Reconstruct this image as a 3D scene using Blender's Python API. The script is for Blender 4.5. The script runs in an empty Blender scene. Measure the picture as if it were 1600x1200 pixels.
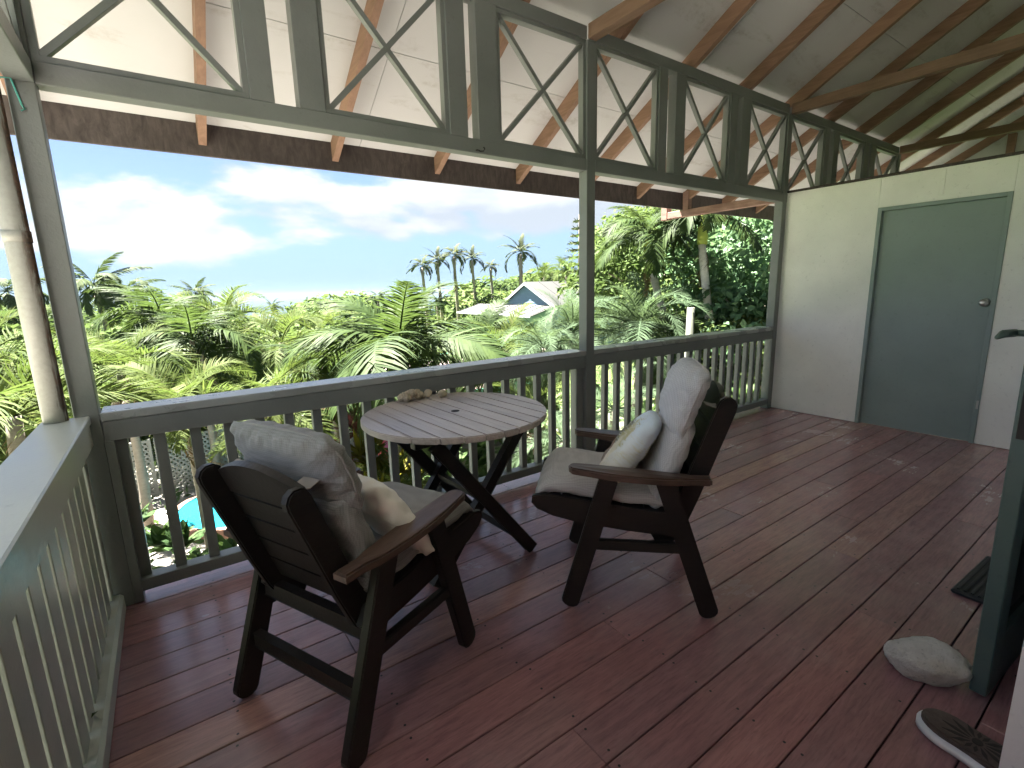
import bpy, bmesh, math, random
import numpy as np
from mathutils import Vector, Matrix, noise as mnoise
random.seed(7)
R = math.radians
sc = bpy.context.scene
col = sc.collection

# ------------------------------------------------------------------ camera
CAM_H = 1.38
F_PX = 761.4                       # focal length in pixels of a 1600 px wide frame
YAW, PITCH, ROLL = 0.612885, 0.192464, 0.0270987
cam_d = bpy.data.cameras.new('camera')
cam = bpy.data.objects.new('camera', cam_d); col.objects.link(cam)
cam_d.sensor_fit = 'HORIZONTAL'; cam_d.sensor_width = 36.0
cam_d.lens = F_PX / 1600 * 36.0
cam_d.clip_start = 0.02; cam_d.clip_end = 60000
cy, sy, cp, sp = math.cos(YAW), math.sin(YAW), math.cos(PITCH), math.sin(PITCH)
fw = Vector((sy*cp, cy*cp, -sp)); rt = Vector((cy, -sy, 0)); dn = fw.cross(rt)
rt2 = rt*math.cos(ROLL) + dn*math.sin(ROLL); dn2 = dn*math.cos(ROLL) - rt*math.sin(ROLL)
mw = Matrix.Identity(4)
for i in range(3):
    mw[i][0] = rt2[i]; mw[i][1] = -dn2[i]; mw[i][2] = -fw[i]
mw[0][3], mw[1][3], mw[2][3] = 0, 0, CAM_H
cam.matrix_world = mw
sc.camera = cam

# ------------------------------------------------------------------ sky and sun
SUN_EL, SUN_AZ = 64.0, -22.0        # azimuth clockwise from +Y (the garden side)
EXPOSURE = 4.9
SKY_STRENGTH = 0.05
world = bpy.data.worlds.new('World'); sc.world = world; world.use_nodes = True
wt = world.node_tree; wn = wt.nodes; wl = wt.links
wn.clear()
w_out = wn.new('ShaderNodeOutputWorld'); w_bg = wn.new('ShaderNodeBackground')
w_bg.inputs['Strength'].default_value = SKY_STRENGTH
wl.new(w_bg.outputs[0], w_out.inputs[0])
sky = wn.new('ShaderNodeTexSky'); sky.sky_type = 'NISHITA'; sky.sun_disc = False
sky.sun_elevation = R(SUN_EL); sky.sun_rotation = R(SUN_AZ)
sky.air_density = 0.075; sky.dust_density = 0.1; sky.ozone_density = 1.6; sky.altitude = 60
def wmath(op, a, b=None, clamp=False):
    n = wn.new('ShaderNodeMath'); n.operation = op; n.use_clamp = clamp
    for i, v in enumerate((a, b)):
        if v is None: continue
        if isinstance(v, (int, float)): n.inputs[i].default_value = v
        else: wl.new(v, n.inputs[i])
    return n.outputs[0]
tc = wn.new('ShaderNodeTexCoord')
sep = wn.new('ShaderNodeSeparateXYZ'); wl.new(tc.outputs['Generated'], sep.inputs[0])
def cloud_noise(shift, detail, scale=2.3):
    mp = wn.new('ShaderNodeMapping'); mp.inputs['Scale'].default_value = (1, 1, 2.6)
    mp.inputs['Location'].default_value = shift
    wl.new(tc.outputs['Generated'], mp.inputs['Vector'])
    n = wn.new('ShaderNodeTexNoise'); n.inputs['Scale'].default_value = scale
    n.inputs['Detail'].default_value = detail; n.inputs['Roughness'].default_value = 0.52
    n.inputs['Distortion'].default_value = 0.12
    wl.new(mp.outputs[0], n.inputs['Vector'])
    return n.outputs['Fac']
CS = (5.2, 0.4, 0.95)
n1 = cloud_noise(CS, 9)
n2 = cloud_noise((CS[0]-0.01, CS[1]+0.02, CS[2]+0.10), 4)
# mass of cloud: thick in a belt above the horizon, broken higher up
el = sep.outputs['Z']
belt = wn.new('ShaderNodeMapRange'); belt.interpolation_type = 'SMOOTHSTEP'
belt.inputs['From Min'].default_value = 0.03; belt.inputs['From Max'].default_value = 0.11
belt.inputs['To Min'].default_value = -0.12; belt.inputs['To Max'].default_value = 0.085
wl.new(el, belt.inputs['Value'])
belt2 = wn.new('ShaderNodeMapRange'); belt2.interpolation_type = 'SMOOTHSTEP'
belt2.inputs['From Min'].default_value = 0.20; belt2.inputs['From Max'].default_value = 0.34
belt2.inputs['To Min'].default_value = 0.0; belt2.inputs['To Max'].default_value = -0.10
wl.new(el, belt2.inputs['Value'])
dens = wmath('ADD', wmath('ADD', n1, belt.outputs[0]), belt2.outputs[0])
mask = wn.new('ShaderNodeMapRange'); mask.interpolation_type = 'SMOOTHSTEP'
mask.inputs['From Min'].default_value = 0.505; mask.inputs['From Max'].default_value = 0.58
wl.new(dens, mask.inputs['Value'])
lit = wn.new('ShaderNodeMapRange')
lit.inputs['From Min'].default_value = -0.06; lit.inputs['From Max'].default_value = 0.17
wl.new(wmath('SUBTRACT', n1, n2), lit.inputs['Value'])
ccol = wn.new('ShaderNodeMixRGB'); wl.new(lit.outputs[0], ccol.inputs['Fac'])
ccol.inputs['Color1'].default_value = (.50, .56, .64, 1)
ccol.inputs['Color2'].default_value = (.95, .96, .96, 1)
# pale humid veil low over the sea
hz = wn.new('ShaderNodeMapRange'); hz.interpolation_type = 'SMOOTHSTEP'
hz.inputs['From Min'].default_value = 0.0; hz.inputs['From Max'].default_value = 0.26
hz.inputs['To Min'].default_value = 1.0; hz.inputs['To Max'].default_value = 0.35
wl.new(wmath('ABSOLUTE', el), hz.inputs['Value'])
m0 = wn.new('ShaderNodeMixRGB'); wl.new(hz.outputs[0], m0.inputs['Fac'])
wl.new(sky.outputs[0], m0.inputs['Color1']); m0.inputs['Color2'].default_value = (.36, .52, .68, 1)
m1 = wn.new('ShaderNodeMixRGB'); wl.new(mask.outputs[0], m1.inputs['Fac'])
wl.new(m0.outputs[0], m1.inputs['Color1']); wl.new(ccol.outputs[0], m1.inputs['Color2'])
wl.new(m1.outputs[0], w_bg.inputs['Color'])

sun_d = bpy.data.lights.new('sun', 'SUN'); sun = bpy.data.objects.new('sun', sun_d); col.objects.link(sun)
sun_d.energy = 3.2; sun_d.angle = R(0.53); sun_d.color = (1.0, 0.95, 0.86)
to_sun = Vector((math.sin(R(SUN_AZ))*math.cos(R(SUN_EL)), math.cos(R(SUN_AZ))*math.cos(R(SUN_EL)), math.sin(R(SUN_EL))))
sun.rotation_euler = to_sun.to_track_quat('Z', 'Y').to_euler()
sun.location = to_sun*60
vs = sc.view_settings
vs.view_transform = 'Standard'; vs.look = 'None'; vs.exposure = EXPOSURE; vs.gamma = 1.0; vs.use_curve_mapping = False
try:
    sc.cycles.max_bounces = 10; sc.cycles.diffuse_bounces = 6; sc.cycles.transparent_max_bounces = 8
    sc.cycles.transmission_bounces = 4; sc.cycles.glossy_bounces = 3; sc.cycles.use_denoising = True
    sc.cycles.sample_clamp_indirect = 4.0
except Exception: pass

# ------------------------------------------------------------------ helpers
def tag(o, label=None, cat=None, group=None, kind=None):
    if label: o['label'] = label
    if cat: o['category'] = cat
    if group: o['group'] = group
    if kind: o['kind'] = kind
    return o
def link(name, me, mat=None, parent=None, mw=None):
    o = bpy.data.objects.new(name, me); col.objects.link(o)
    if mat is not None and me is not None and len(me.materials) == 0: me.materials.append(mat)
    if parent: o.parent = parent
    if mw is not None: o.matrix_local = mw
    return o
def empty(name, loc=(0, 0, 0), rz=0, label=None, cat=None, group=None, kind=None):
    o = bpy.data.objects.new(name, None); col.objects.link(o); o.empty_display_size = .1
    o.location = loc; o.rotation_euler = (0, 0, rz)
    return tag(o, label, cat, group, kind)
def mesh_from(bm, name, smooth=False):
    me = bpy.data.meshes.new(name); bm.to_mesh(me); bm.free()
    if smooth:
        me.polygons.foreach_set('use_smooth', [True]*len(me.polygons))
    return me
def build(name, bm, mat, parent=None, smooth=False, mw=None):
    return link(name, mesh_from(bm, name, smooth), mat, parent, mw)
def pymesh(name, V, Fc, smooth=False):
    me = bpy.data.meshes.new(name); me.from_pydata([tuple(v) for v in V], [], [tuple(f) for f in Fc]); me.update()
    if smooth: me.polygons.foreach_set('use_smooth', [True]*len(me.polygons))
    return me
def B(x0, x1, y0, y1, z0, z1, bev=0.0, bm=None, seg=1):
    own = bm is None
    if own: bm = bmesh.new()
    r = bmesh.ops.create_cube(bm, size=1.0)
    for v in r['verts']:
        v.co.x = x0 if v.co.x < 0 else x1
        v.co.y = y0 if v.co.y < 0 else y1
        v.co.z = z0 if v.co.z < 0 else z1
    if bev > 0:
        es = {e for v in r['verts'] for e in v.link_edges}
        bmesh.ops.bevel(bm, geom=list(es), offset=bev, segments=seg, affect='EDGES', profile=.5)
    return bm
def beam(p0, p1, w, h, up=(0, 0, 1), bev=0.0, bm=None):
    """box from p0 to p1, w across, h along the up side, centred on the line"""
    p0, p1 = Vector(p0), Vector(p1); d = p1-p0; L = d.length; d.normalize()
    up = Vector(up); s = d.cross(up).normalized(); u = s.cross(d).normalized()
    own = bm is None
    if own: bm = bmesh.new()
    r = bmesh.ops.create_cube(bm, size=1.0)
    for v in r['verts']:
        c = v.co.copy()
        v.co = (p0+p1)/2 + d*c.x*L + s*c.y*w + u*c.z*h
    if bev > 0:
        es = {e for v in r['verts'] for e in v.link_edges}
        bmesh.ops.bevel(bm, geom=list(es), offset=bev, segments=1, affect='EDGES')
    return bm
def prism(outline, t0, t1, plane='XZ', bev=0.0, bm=None):
    """closed outline (list of 2-D points) swept between t0 and t1 along the third axis"""
    own = bm is None
    if own: bm = bmesh.new()
    def P(a, b, t):
        return {'XZ': (a, t, b), 'XY': (a, b, t), 'YZ': (t, a, b)}[plane]
    va = [bm.verts.new(P(a, b, t0)) for a, b in outline]; vb = [bm.verts.new(P(a, b, t1)) for a, b in outline]
    n = len(outline); fs = [bm.faces.new(va), bm.faces.new(vb[::-1])]
    for i in range(n):
        bm.faces.new((va[i], vb[i], vb[(i+1) % n], va[(i+1) % n]))
    bmesh.ops.recalc_face_normals(bm, faces=bm.faces[:])
    if bev > 0:
        es = list({e for f in fs for e in f.edges})
        bmesh.ops.bevel(bm, geom=es, offset=bev, segments=2, affect='EDGES')
    return bm
def tube(pts, radii, n=8, bm=None, cap=True):
    own = bm is None
    if own: bm = bmesh.new()
    pts = [Vector(p) for p in pts]
    if isinstance(radii, (int, float)): radii = [radii]*len(pts)
    rings = []; up = Vector((0, 0, 1))
    for i, p in enumerate(pts):
        d = (pts[min(i+1, len(pts)-1)]-pts[max(i-1, 0)]).normalized()
        ref = up if abs(d.dot(up)) < .95 else Vector((1, 0, 0))
        a = d.cross(ref).normalized(); b = d.cross(a).normalized()
        rings.append([bm.verts.new(p + (a*math.cos(2*math.pi*k/n)+b*math.sin(2*math.pi*k/n))*radii[i]) for k in range(n)])
    for i in range(len(rings)-1):
        for k in range(n):
            bm.faces.new((rings[i][k], rings[i][(k+1) % n], rings[i+1][(k+1) % n], rings[i+1][k]))
    if cap:
        bm.faces.new(rings[0][::-1]); bm.faces.new(rings[-1])
    bmesh.ops.recalc_face_normals(bm, faces=bm.faces[:])
    return bm
def copy_tree(o, parent=None):
    c = o.copy(); col.objects.link(c)
    if parent: c.parent = parent
    for ch in o.children: copy_tree(ch, c)
    return c

# ------------------------------------------------------------------ materials
class NT:
    def __init__(s, name):
        s.m = bpy.data.materials.new(name); s.m.use_nodes = True; s.t = s.m.node_tree; s.n = s.t.nodes; s.l = s.t.links
        s.n.clear(); s.out = s.n.new('ShaderNodeOutputMaterial')
    def new(s, t, **kw):
        n = s.n.new(t)
        for k, v in kw.items():
            if hasattr(n, k): setattr(n, k, v)
        return n
    def put(s, sock, v):
        if hasattr(v, 'is_output') or isinstance(v, bpy.types.NodeSocket): s.l.new(v, sock)
        elif isinstance(v, (tuple, list)) and len(v) == 3 and sock.type == 'RGBA': sock.default_value = (*v, 1)
        else: sock.default_value = v
    def coord(s, which='Object', scale=(1, 1, 1), loc=(0, 0, 0), rot=(0, 0, 0)):
        tc = s.new('ShaderNodeTexCoord'); mp = s.new('ShaderNodeMapping')
        s.l.new(tc.outputs[which], mp.inputs[0]); mp.inputs['Scale'].default_value = scale
        mp.inputs['Location'].default_value = loc; mp.inputs['Rotation'].default_value = rot
        return mp.outputs[0]
    def wcoord(s, scale=(1, 1, 1), loc=(0, 0, 0)):
        g = s.new('ShaderNodeNewGeometry'); mp = s.new('ShaderNodeMapping')
        s.l.new(g.outputs['Position'], mp.inputs[0]); mp.inputs['Scale'].default_value = scale; mp.inputs['Location'].default_value = loc
        return mp.outputs[0]
    def noise(s, vec, scale=5, detail=4, rough=.55, dist=0.):
        n = s.new('ShaderNodeTexNoise'); s.l.new(vec, n.inputs['Vector'])
        n.inputs['Scale'].default_value = scale; n.inputs['Detail'].default_value = detail
        n.inputs['Roughness'].default_value = rough; n.inputs['Distortion'].default_value = dist
        return n.outputs['Fac']
    def ramp(s, fac, stops):
        n = s.new('ShaderNodeValToRGB'); s.put(n.inputs[0], fac); e = n.color_ramp.elements
        while len(e) < len(stops): e.new(.5)
        for el, (p, c) in zip(e, stops):
            el.position = p; el.color = (*c, 1) if len(c) == 3 else c
        return n.outputs[0]
    def rng(s, v, a, b, c=0., d=1.):
        n = s.new('ShaderNodeMapRange'); s.put(n.inputs[0], v)
        for i, q in enumerate((a, b, c, d)): n.inputs[i+1].default_value = q
        return n.outputs[0]
    def mix(s, f, a, b, mode='MIX'):
        n = s.new('ShaderNodeMixRGB', blend_type=mode); s.put(n.inputs[0], f); s.put(n.inputs[1], a); s.put(n.inputs[2], b)
        return n.outputs[0]
    def math(s, op, a, b=0.):
        n = s.new('ShaderNodeMath', operation=op); s.put(n.inputs[0], a); s.put(n.inputs[1], b); return n.outputs[0]
    def rand(s):
        return s.new('ShaderNodeObjectInfo').outputs['Random']
    def island(s):
        return s.new('ShaderNodeNewGeometry').outputs['Random Per Island']
    def bump(s, h, strength=.3, dist=.01):
        n = s.new('ShaderNodeBump'); s.put(n.inputs['Height'], h); n.inputs['Strength'].default_value = strength
        n.inputs['Distance'].default_value = dist; return n.outputs[0]
    def bsdf(s, color, rough=.5, normal=None, spec=.5, metal=0., coat=0., sheen=0.):
        b = s.new('ShaderNodeBsdfPrincipled'); s.put(b.inputs['Base Color'], color); s.put(b.inputs['Roughness'], rough)
        s.put(b.inputs['Specular IOR Level'], spec); s.put(b.inputs['Metallic'], metal)
        if coat: b.inputs['Coat Weight'].default_value = coat; b.inputs['Coat Roughness'].default_value = .25
        if sheen: b.inputs['Sheen Weight'].default_value = sheen
        if normal is not None: s.l.new(normal, b.inputs['Normal'])
        s.l.new(b.outputs[0], s.out.inputs[0]); return s.m
M = {}
def paint(name, c, rough=.42, dirt=.25, wscale=1.0, spec=.5):
    t = NT(name); w = t.wcoord()
    n = t.noise(w, 2.2, 6, .6); f = t.noise(w, 38, 3, .6)
    d = tuple(x*(1-dirt) for x in c); l = tuple(min(1, x*1.10) for x in c)
    c1 = t.ramp(n, [(.3, d), (.62, c), (.85, l)])
    c2 = t.mix(t.rng(f, .62, .75, 0, .35), c1, tuple(x*.55 for x in c))
    chip = t.noise(w, 16, 9, .72)
    c2 = t.mix(t.rng(chip, .715, .73, 0, .75), c2, (.30, .25, .19))
    bp = t.bump(t.math('ADD', t.noise(w, 90, 3), t.math('MULTIPLY', n, 2.)), .18, .004)
    M[name] = t.bsdf(c2, t.rng(n, .3, .8, rough-.08, rough+.14), bp, spec)
paint('sage', (.178, .190, .184), .42, .2)
paint('sage_cap', (.33, .345, .33), .27, .25, spec=.6)
paint('door_paint', (.25, .305, .295), .45, .12)
paint('leaf_paint', (.075, .115, .105), .38, .2)
paint('sage_lit', (.44, .465, .41), .36, .22)  # lighter copy of sage; stronger light on the side railing put into colour
paint('wall_paint', (.86, .845, .81), .75, .10)
paint('room_paint', (.62, .60, .55), .8, .06)
paint('white_jamb', (.78, .79, .78), .5, .08)
paint('white_trim', (.40, .42, .43), .5, .1)
def wood(name, c0, c1, scale=(1, 14, 14), rough=.6, streak=.5, axis='Object'):
    t = NT(name); v = t.coord('Object', scale)
    off = t.math('MULTIPLY', t.rand(), 37.)
    va = t.new('ShaderNodeVectorMath', operation='ADD'); t.l.new(v, va.inputs[0]); t.l.new(off, va.inputs[1]); v = va.outputs[0]
    g = t.noise(v, 3., 8, .65, .6); b = t.noise(t.wcoord(), 2.1, 5, .6)
    c = t.ramp(g, [(.28, c0), (.7, c1)])
    c = t.mix(t.rng(b, .45, .75, 0, streak), c, tuple(x*.45 for x in c0))
    c = t.mix(t.math('MULTIPLY', t.rand(), .35), c, tuple(x*1.3 for x in c1))
    M[name] = t.bsdf(c, rough, t.bump(g, .25, .004), .35)
wood('rafter_wood', (.13, .07, .045), (.25, .15, .10), rough=.7, scale=(14, 1, 14))
wood('tie_wood', (.10, .058, .038), (.20, .125, .085), rough=.7, scale=(14, 1, 14))
wood('fascia_wood', (.022, .017, .016), (.095, .075, .07), (9, 20, 3), .75, .6)
wood('outrigger_wood', (.16, .085, .07), (.30, .19, .15), (10, 2, 10), .75, .7)
wood('chair_wood', (.008, .007, .0068), (.021, .017, .015), (5, 18, 18), .42, .3)
wood('arm_wood', (.045, .028, .022), (.12, .075, .058), (4, 22, 22), .34, .4)
wood('table_wood', (.28, .235, .21), (.46, .405, .37), (24, 1.6, 24), .36, .25)
wood('pale_trunk', (.34, .31, .27), (.60, .56, .50), (3, 3, 9), .85, .3)
wood('trunk_wood', (.10, .085, .065), (.24, .21, .17), (3, 3, 9), .85, .4)
# ceiling board: white, mildew stains creeping off the joints
def ceiling_mat():
    t = NT('ceiling_white'); w = t.wcoord()
    st = t.noise(t.wcoord((.5, 2.5, 2.5)), 2.4, 7, .65, .8); fine = t.noise(w, 22, 6, .7)
    k = t.math('MULTIPLY', t.rng(st, .54, .70, 0, 1), t.rng(fine, .38, .62, 0, 1))
    c = t.mix(t.rng(t.noise(w, 1.3, 4), .3, .7), (.46, .455, .455), (.50, .495, .495))
    c = t.mix(t.math('MULTIPLY', k, .5), c, (.22, .17, .13))
    M['ceiling_white'] = t.bsdf(c, .85, None, .2)
ceiling_mat()
# deck boards: red-brown hardwood, each board its own tone, worn and scuffed
def deck_mat():
    t = NT('deck'); v = t.coord('Object', (.9, 9, 9))
    rnd = t.rand()
    va = t.new('ShaderNodeVectorMath', operation='ADD'); t.l.new(v, va.inputs[0]); t.l.new(t.math('MULTIPLY', rnd, 53.), va.inputs[1])
    g = t.noise(va.outputs[0], 4.5, 9, .7, .5)
    c = t.ramp(rnd, [(0., (.42, .198, .195)), (.2, (.31, .165, .178)), (.4, (.47, .215, .205)), (.58, (.28, .152, .168)),
                     (.74, (.39, .190, .192)), (.86, (.33, .168, .172)), (.95, (.52, .29, .235)), (1., (.44, .19, .182))])
    fg = t.noise(va.outputs[0], 15., 6, .7, .3)
    c = t.mix(t.rng(g, .32, .70, 0, .62), c, (.15, .080, .086))
    c = t.mix(t.rng(fg, .48, .68, 0, .45), c, (.13, .070, .075))
    w = t.wcoord()
    wear = t.noise(w, 1.25, 7, .68, .3)
    c = t.mix(t.rng(wear, .46, .86, 0, .34), c, (.58, .48, .48))
    spk = t.noise(w, 60, 5, .75)
    c = t.mix(t.rng(spk, .69, .78, 0, .08), c, (.50, .42, .40))
    sc1 = t.noise(t.wcoord((1.2, 60, 1)), 3., 2, .5); sc2 = t.noise(w, 3.3, 3)
    c = t.mix(t.math('MULTIPLY', t.rng(sc1, .70, .76, 0, .15), t.rng(sc2, .54, .64)), c, (.56, .49, .48))
    r = t.rng(t.math('ADD', wear, t.math('MULTIPLY', g, .35)), .45, .95, .15, .33)
    M['deck'] = t.bsdf(c, r, t.bump(t.math('ADD', g, t.math('MULTIPLY', spk, .4)), .16, .004), .5, coat=.35)
deck_mat()
def fabric(name, c, grid=True, stain=.07):
    t = NT(name); w = t.coord('Object')
    n = t.noise(w, 5, 5, .6); cc = t.mix(t.rng(n, .35, .7), tuple(x*(1-stain) for x in c), c)
    h = t.noise(w, 250, 2)
    if grid:
        g = []
        for dr in ('X', 'Y', 'Z'):
            wv = t.new('ShaderNodeTexWave', wave_type='BANDS', bands_direction=dr); t.l.new(w, wv.inputs[0])
            wv.inputs['Scale'].default_value = 46.; wv.inputs['Distortion'].default_value = .25
            g.append(wv.outputs['Fac'])
        k = t.math('MULTIPLY', t.math('ADD', g[0], t.math('ADD', g[1], g[2])), .3333)
        cc = t.mix(t.rng(k, .35, .7, 0, .38), cc, tuple(x*.5 for x in c)); h = t.math('ADD', h, k)
    M[name] = t.bsdf(cc, .9, t.bump(h, .3, .003), .15, sheen=.25)
fabric('cushion', (.50, .48, .475))
fabric('cushion_back', (.52, .52, .535))
fabric('white_cloth', (.80, .76, .70), False, .06)
fabric('cushion_worn', (.30, .29, .285))  # darker copy of the cushion cloth; shade put into its colour
fabric('cushion_worn_back', (.27, .268, .265))  # back pads likewise, darkened in colour for the shade
fabric('strap_cloth', (.28, .25, .22), False)
def simple(name, c, rough=.5, metal=0., var=.15, scale=6, spec=.5, bump=0.):
    t = NT(name); n = t.noise(t.coord('Object'), scale, 5, .6)
    cc = t.mix(t.rng(n, .3, .7), tuple(x*(1-var) for x in c), tuple(min(1, x*(1+var)) for x in c))
    M[name] = t.bsdf(cc, rough, t.bump(n, bump, .01) if bump else None, spec, metal)
simple('metal', (.55, .54, .52), .28, 1.)
simple('screw', (.018, .014, .014), .5, .3)
simple('gap_shade', (.01, .009, .009), .9)  # near black, stands in for shade in board gaps and the table hole
simple('rubber_black', (.016, .018, .021), .6, var=.3, scale=30)
simple('dark_glass', (.02, .026, .03), .08, spec=.8)
simple('shoe_white', (.72, .73, .74), .5)
simple('shoe_brown', (.075, .055, .048), .6, var=.3, scale=40, bump=.3)
simple('shoe_dark', (.022, .017, .016), .7)
simple('coral', (.42, .35, .26), .85, var=.35, scale=45, bump=.6)
simple('pebble', (.40, .34, .24), .7, var=.2, scale=14)
simple('rope_green', (.12, .50, .42), .6)
simple('roof_sheet', (.017, .0175, .017), .6, var=.1, scale=.8)
simple('roof_pink', (0.213, 0.164, 0.160), .6, var=.1, scale=1.2)
simple('green_trim', (.10, .36, .27), .5)
simple('blue_board', (0.131, 0.213, 0.295), .6, var=.06)
simple('lattice_white', (0.205, 0.209, 0.189), .6, var=.12)
simple('pool_water', (0.010, 0.180, 0.246), .08, var=.08, scale=2)
simple('terracotta', (0.197, 0.107, 0.070), .8, var=.2)
simple('red_cloth', (.55, .09, .11), .8)
simple('blue_cloth', (.02, .18, .42), .6)
simple('orange_cloth', (.5, .2, .03), .7)
simple('grey_post', (.055, .062, .044), .7, var=.12, scale=12)
simple('dark_wall', (.05, .05, .045), .9)
def pipe_mat():
    t = NT('pipe_paint'); w = t.coord('Object', (9, 9, 1.2))
    n = t.noise(w, 1.3, 8, .7, .5); f = t.noise(t.coord('Object'), 60, 5, .7)
    sep = t.new('ShaderNodeSeparateXYZ'); t.l.new(t.coord('Object'), sep.inputs[0])
    side = t.rng(sep.outputs[0], .004, .036, 0, 1)     # rust runs down the seam of the pipe
    k = t.math('MULTIPLY', t.rng(t.math('ADD', n, t.math('MULTIPLY', side, .17)), .60, .66), side)
    c = t.mix(t.rng(f, .4, .7, 0, .5), (.36, .355, .325), (.26, .255, .23))
    c = t.mix(k, c, t.ramp(f, [(.35, (.03, .018, .014)), (.7, (.16, .07, .035))]))
    M['pipe_paint'] = t.bsdf(c, t.math('ADD', t.math('MULTIPLY', k, .35), .42), t.bump(k, -.5, .004), .4)
pipe_mat()
def rock_mat():
    t = NT('rock'); w = t.coord('Object')
    n = t.noise(w, 9, 8, .7); f = t.noise(w, 55, 6, .75); y = t.noise(w, 5, 4, .5)
    c = t.ramp(n, [(.3, (.62, .60, .57)), (.55, (.82, .80, .77)), (.8, (.88, .86, .83))])
    c = t.mix(t.rng(y, .5, .7, 0, .55), c, (.46, .38, .22))
    c = t.mix(t.rng(f, .33, .45, .5, 0), c, (.26, .24, .21))
    M['rock'] = t.bsdf(c, .9, t.bump(t.math('ADD', f, t.math('MULTIPLY', n, 1.5)), 1., .02), .3)
rock_mat()
def print_mat():
    t = NT('pillow_print'); tcn = t.new('ShaderNodeTexCoord'); sp_ = t.new('ShaderNodeSeparateXYZ'); t.l.new(tcn.outputs['Object'], sp_.inputs[0])
    x, y = sp_.outputs[0], sp_.outputs[1]
    w = t.coord('Object'); n = t.noise(w, 7, 6, .65, .4); f = t.noise(t.coord('Object', (1, 5, 1)), 16, 5, .7, .5)
    c = t.mix(t.rng(y, -.12, .16), (.66, .60, .49), (.62, .72, .80))
    c = t.mix(t.math('MULTIPLY', t.rng(f, .52, .66, 0, .8), t.rng(n, .42, .56)), c, (.55, .50, .30))
    def blob(cx, cy, rx, ry, soft, colr, amount=1., streak=None):
        nonlocal c
        dx = t.math('DIVIDE', t.math('SUBTRACT', x, cx), rx); dy = t.math('DIVIDE', t.math('SUBTRACT', y, cy), ry)
        d = t.math('ADD', t.math('MULTIPLY', dx, dx), t.math('MULTIPLY', dy, dy))
        d = t.math('ADD', d, t.math('MULTIPLY', t.math('SUBTRACT', f if streak else n, .5), soft))
        c = t.mix(t.rng(d, 1., .55, 0, amount), c, colr)
    blob(-.040, .055, .105, .085, 5., (.10, .085, .02), .95, True)
    blob(-.060, -.020, .075, .045, 2., (.22, .10, .045), .95)
    blob(-.035, -.095, .085, .070, 4., (.12, .075, .05), .9, True)
    blob(.085, .05, .07, .12, 5., (.45, .40, .16), .85, True)
    blob(.08, -.04, .06, .11, 3., (.74, .68, .56), .6, True)
    edge = t.rng(x, -.150, -.146, 1, 0)
    c = t.mix(edge, c, (.72, .66, .53))
    line = t.math('MULTIPLY', t.rng(x, -.172, -.168, 1, 0), t.rng(x, -.185, -.181, 0, 1))
    c = t.mix(line, c, (.45, .21, .06))
    M['pillow_print'] = t.bsdf(c, .9, t.bump(t.noise(w, 220, 2), .2, .002), .15, sheen=.2)
print_mat()
def leafmat(name, a, b, tr=.35, gloss=.25, hi=None, rough=.45):
    t = NT(name); isl = t.island(); rnd = t.rand()
    f = t.math('ADD', t.math('MULTIPLY', isl, .7), t.math('MULTIPLY', rnd, .3))
    stops = [(0., a), (.75, b)]
    if hi: stops += [(.90, b), (.97, hi)]
    c = t.ramp(f, stops)
    d = t.new('ShaderNodeBsdfPrincipled'); t.put(d.inputs['Base Color'], c); d.inputs['Roughness'].default_value = min(.75, rough+.22)
    d.inputs['Specular IOR Level'].default_value = gloss*.16
    tl = t.new('ShaderNodeBsdfTranslucent'); t.put(tl.inputs[0], t.mix(.35, c, (.075, .11, .022)))
    ms = t.new('ShaderNodeMixShader'); ms.inputs[0].default_value = tr
    t.l.new(d.outputs[0], ms.inputs[1]); t.l.new(tl.outputs[0], ms.inputs[2]); t.l.new(ms.outputs[0], t.out.inputs[0])
    M[name] = t.m
leafmat('leaf_broadpalm', (.017, .035, .010), (.039, .062, .018), .38, .5, (.092, .096, .041), .35)
leafmat('leaf_yellowpalm', (.033, .057, .012), (.064, .085, .020), .42, .4, (.107, .102, .037), .4)
leafmat('leaf_datepalm', (.039, .067, .034), (.072, .106, .062), .35, .4, None, .45)
leafmat('leaf_coconut', (.026, .044, .016), (.055, .077, .029), .32, .4, (.115, .107, .044), .45)
leafmat('leaf_royal', (.022, .033, .016), (.054, .066, .029), .3, .4, (.114, .096, .030), .45)
leafmat('leaf_light', (.043, .075, .024), (.093, .133, .043), .35, .35, (.151, .162, .056))
leafmat('leaf_mid', (.022, .043, .015), (.048, .075, .028), .33, .35, (.093, .106, .043))
leafmat('leaf_glossy', (0.046, 0.104, 0.052), (0.132, 0.217, 0.112), .34, .8, None, .25)
leafmat('leaf_shrub', (.021, .050, .015), (.057, .097, .034), .3, .6, None, .32)
leafmat('leaf_croton', (.081, .081, .008), (.134, .121, .014), .35, .5, (.121, .027, .008), .35)
leafmat('leaf_cordyline', (.089, .016, .022), (.187, .058, .071), .3, .5, (.223, .133, .111), .35)
leafmat('leaf_dead', (.082, .045, .021), (.169, .112, .063), .2, .2, None, .8)
leafmat('leaf_grass', (.027, .050, .016), (.061, .087, .031), .35, .3)
leafmat('crownshaft', (.28, .36, .07), (.36, .42, .10), .05, .6, None, .35)

# ================================================================== THE VERANDA
YR = 2.662            # inner face of the front rail, posts and frieze
XW = 5.41             # face of the end wall
PW = .083             # post width
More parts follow.
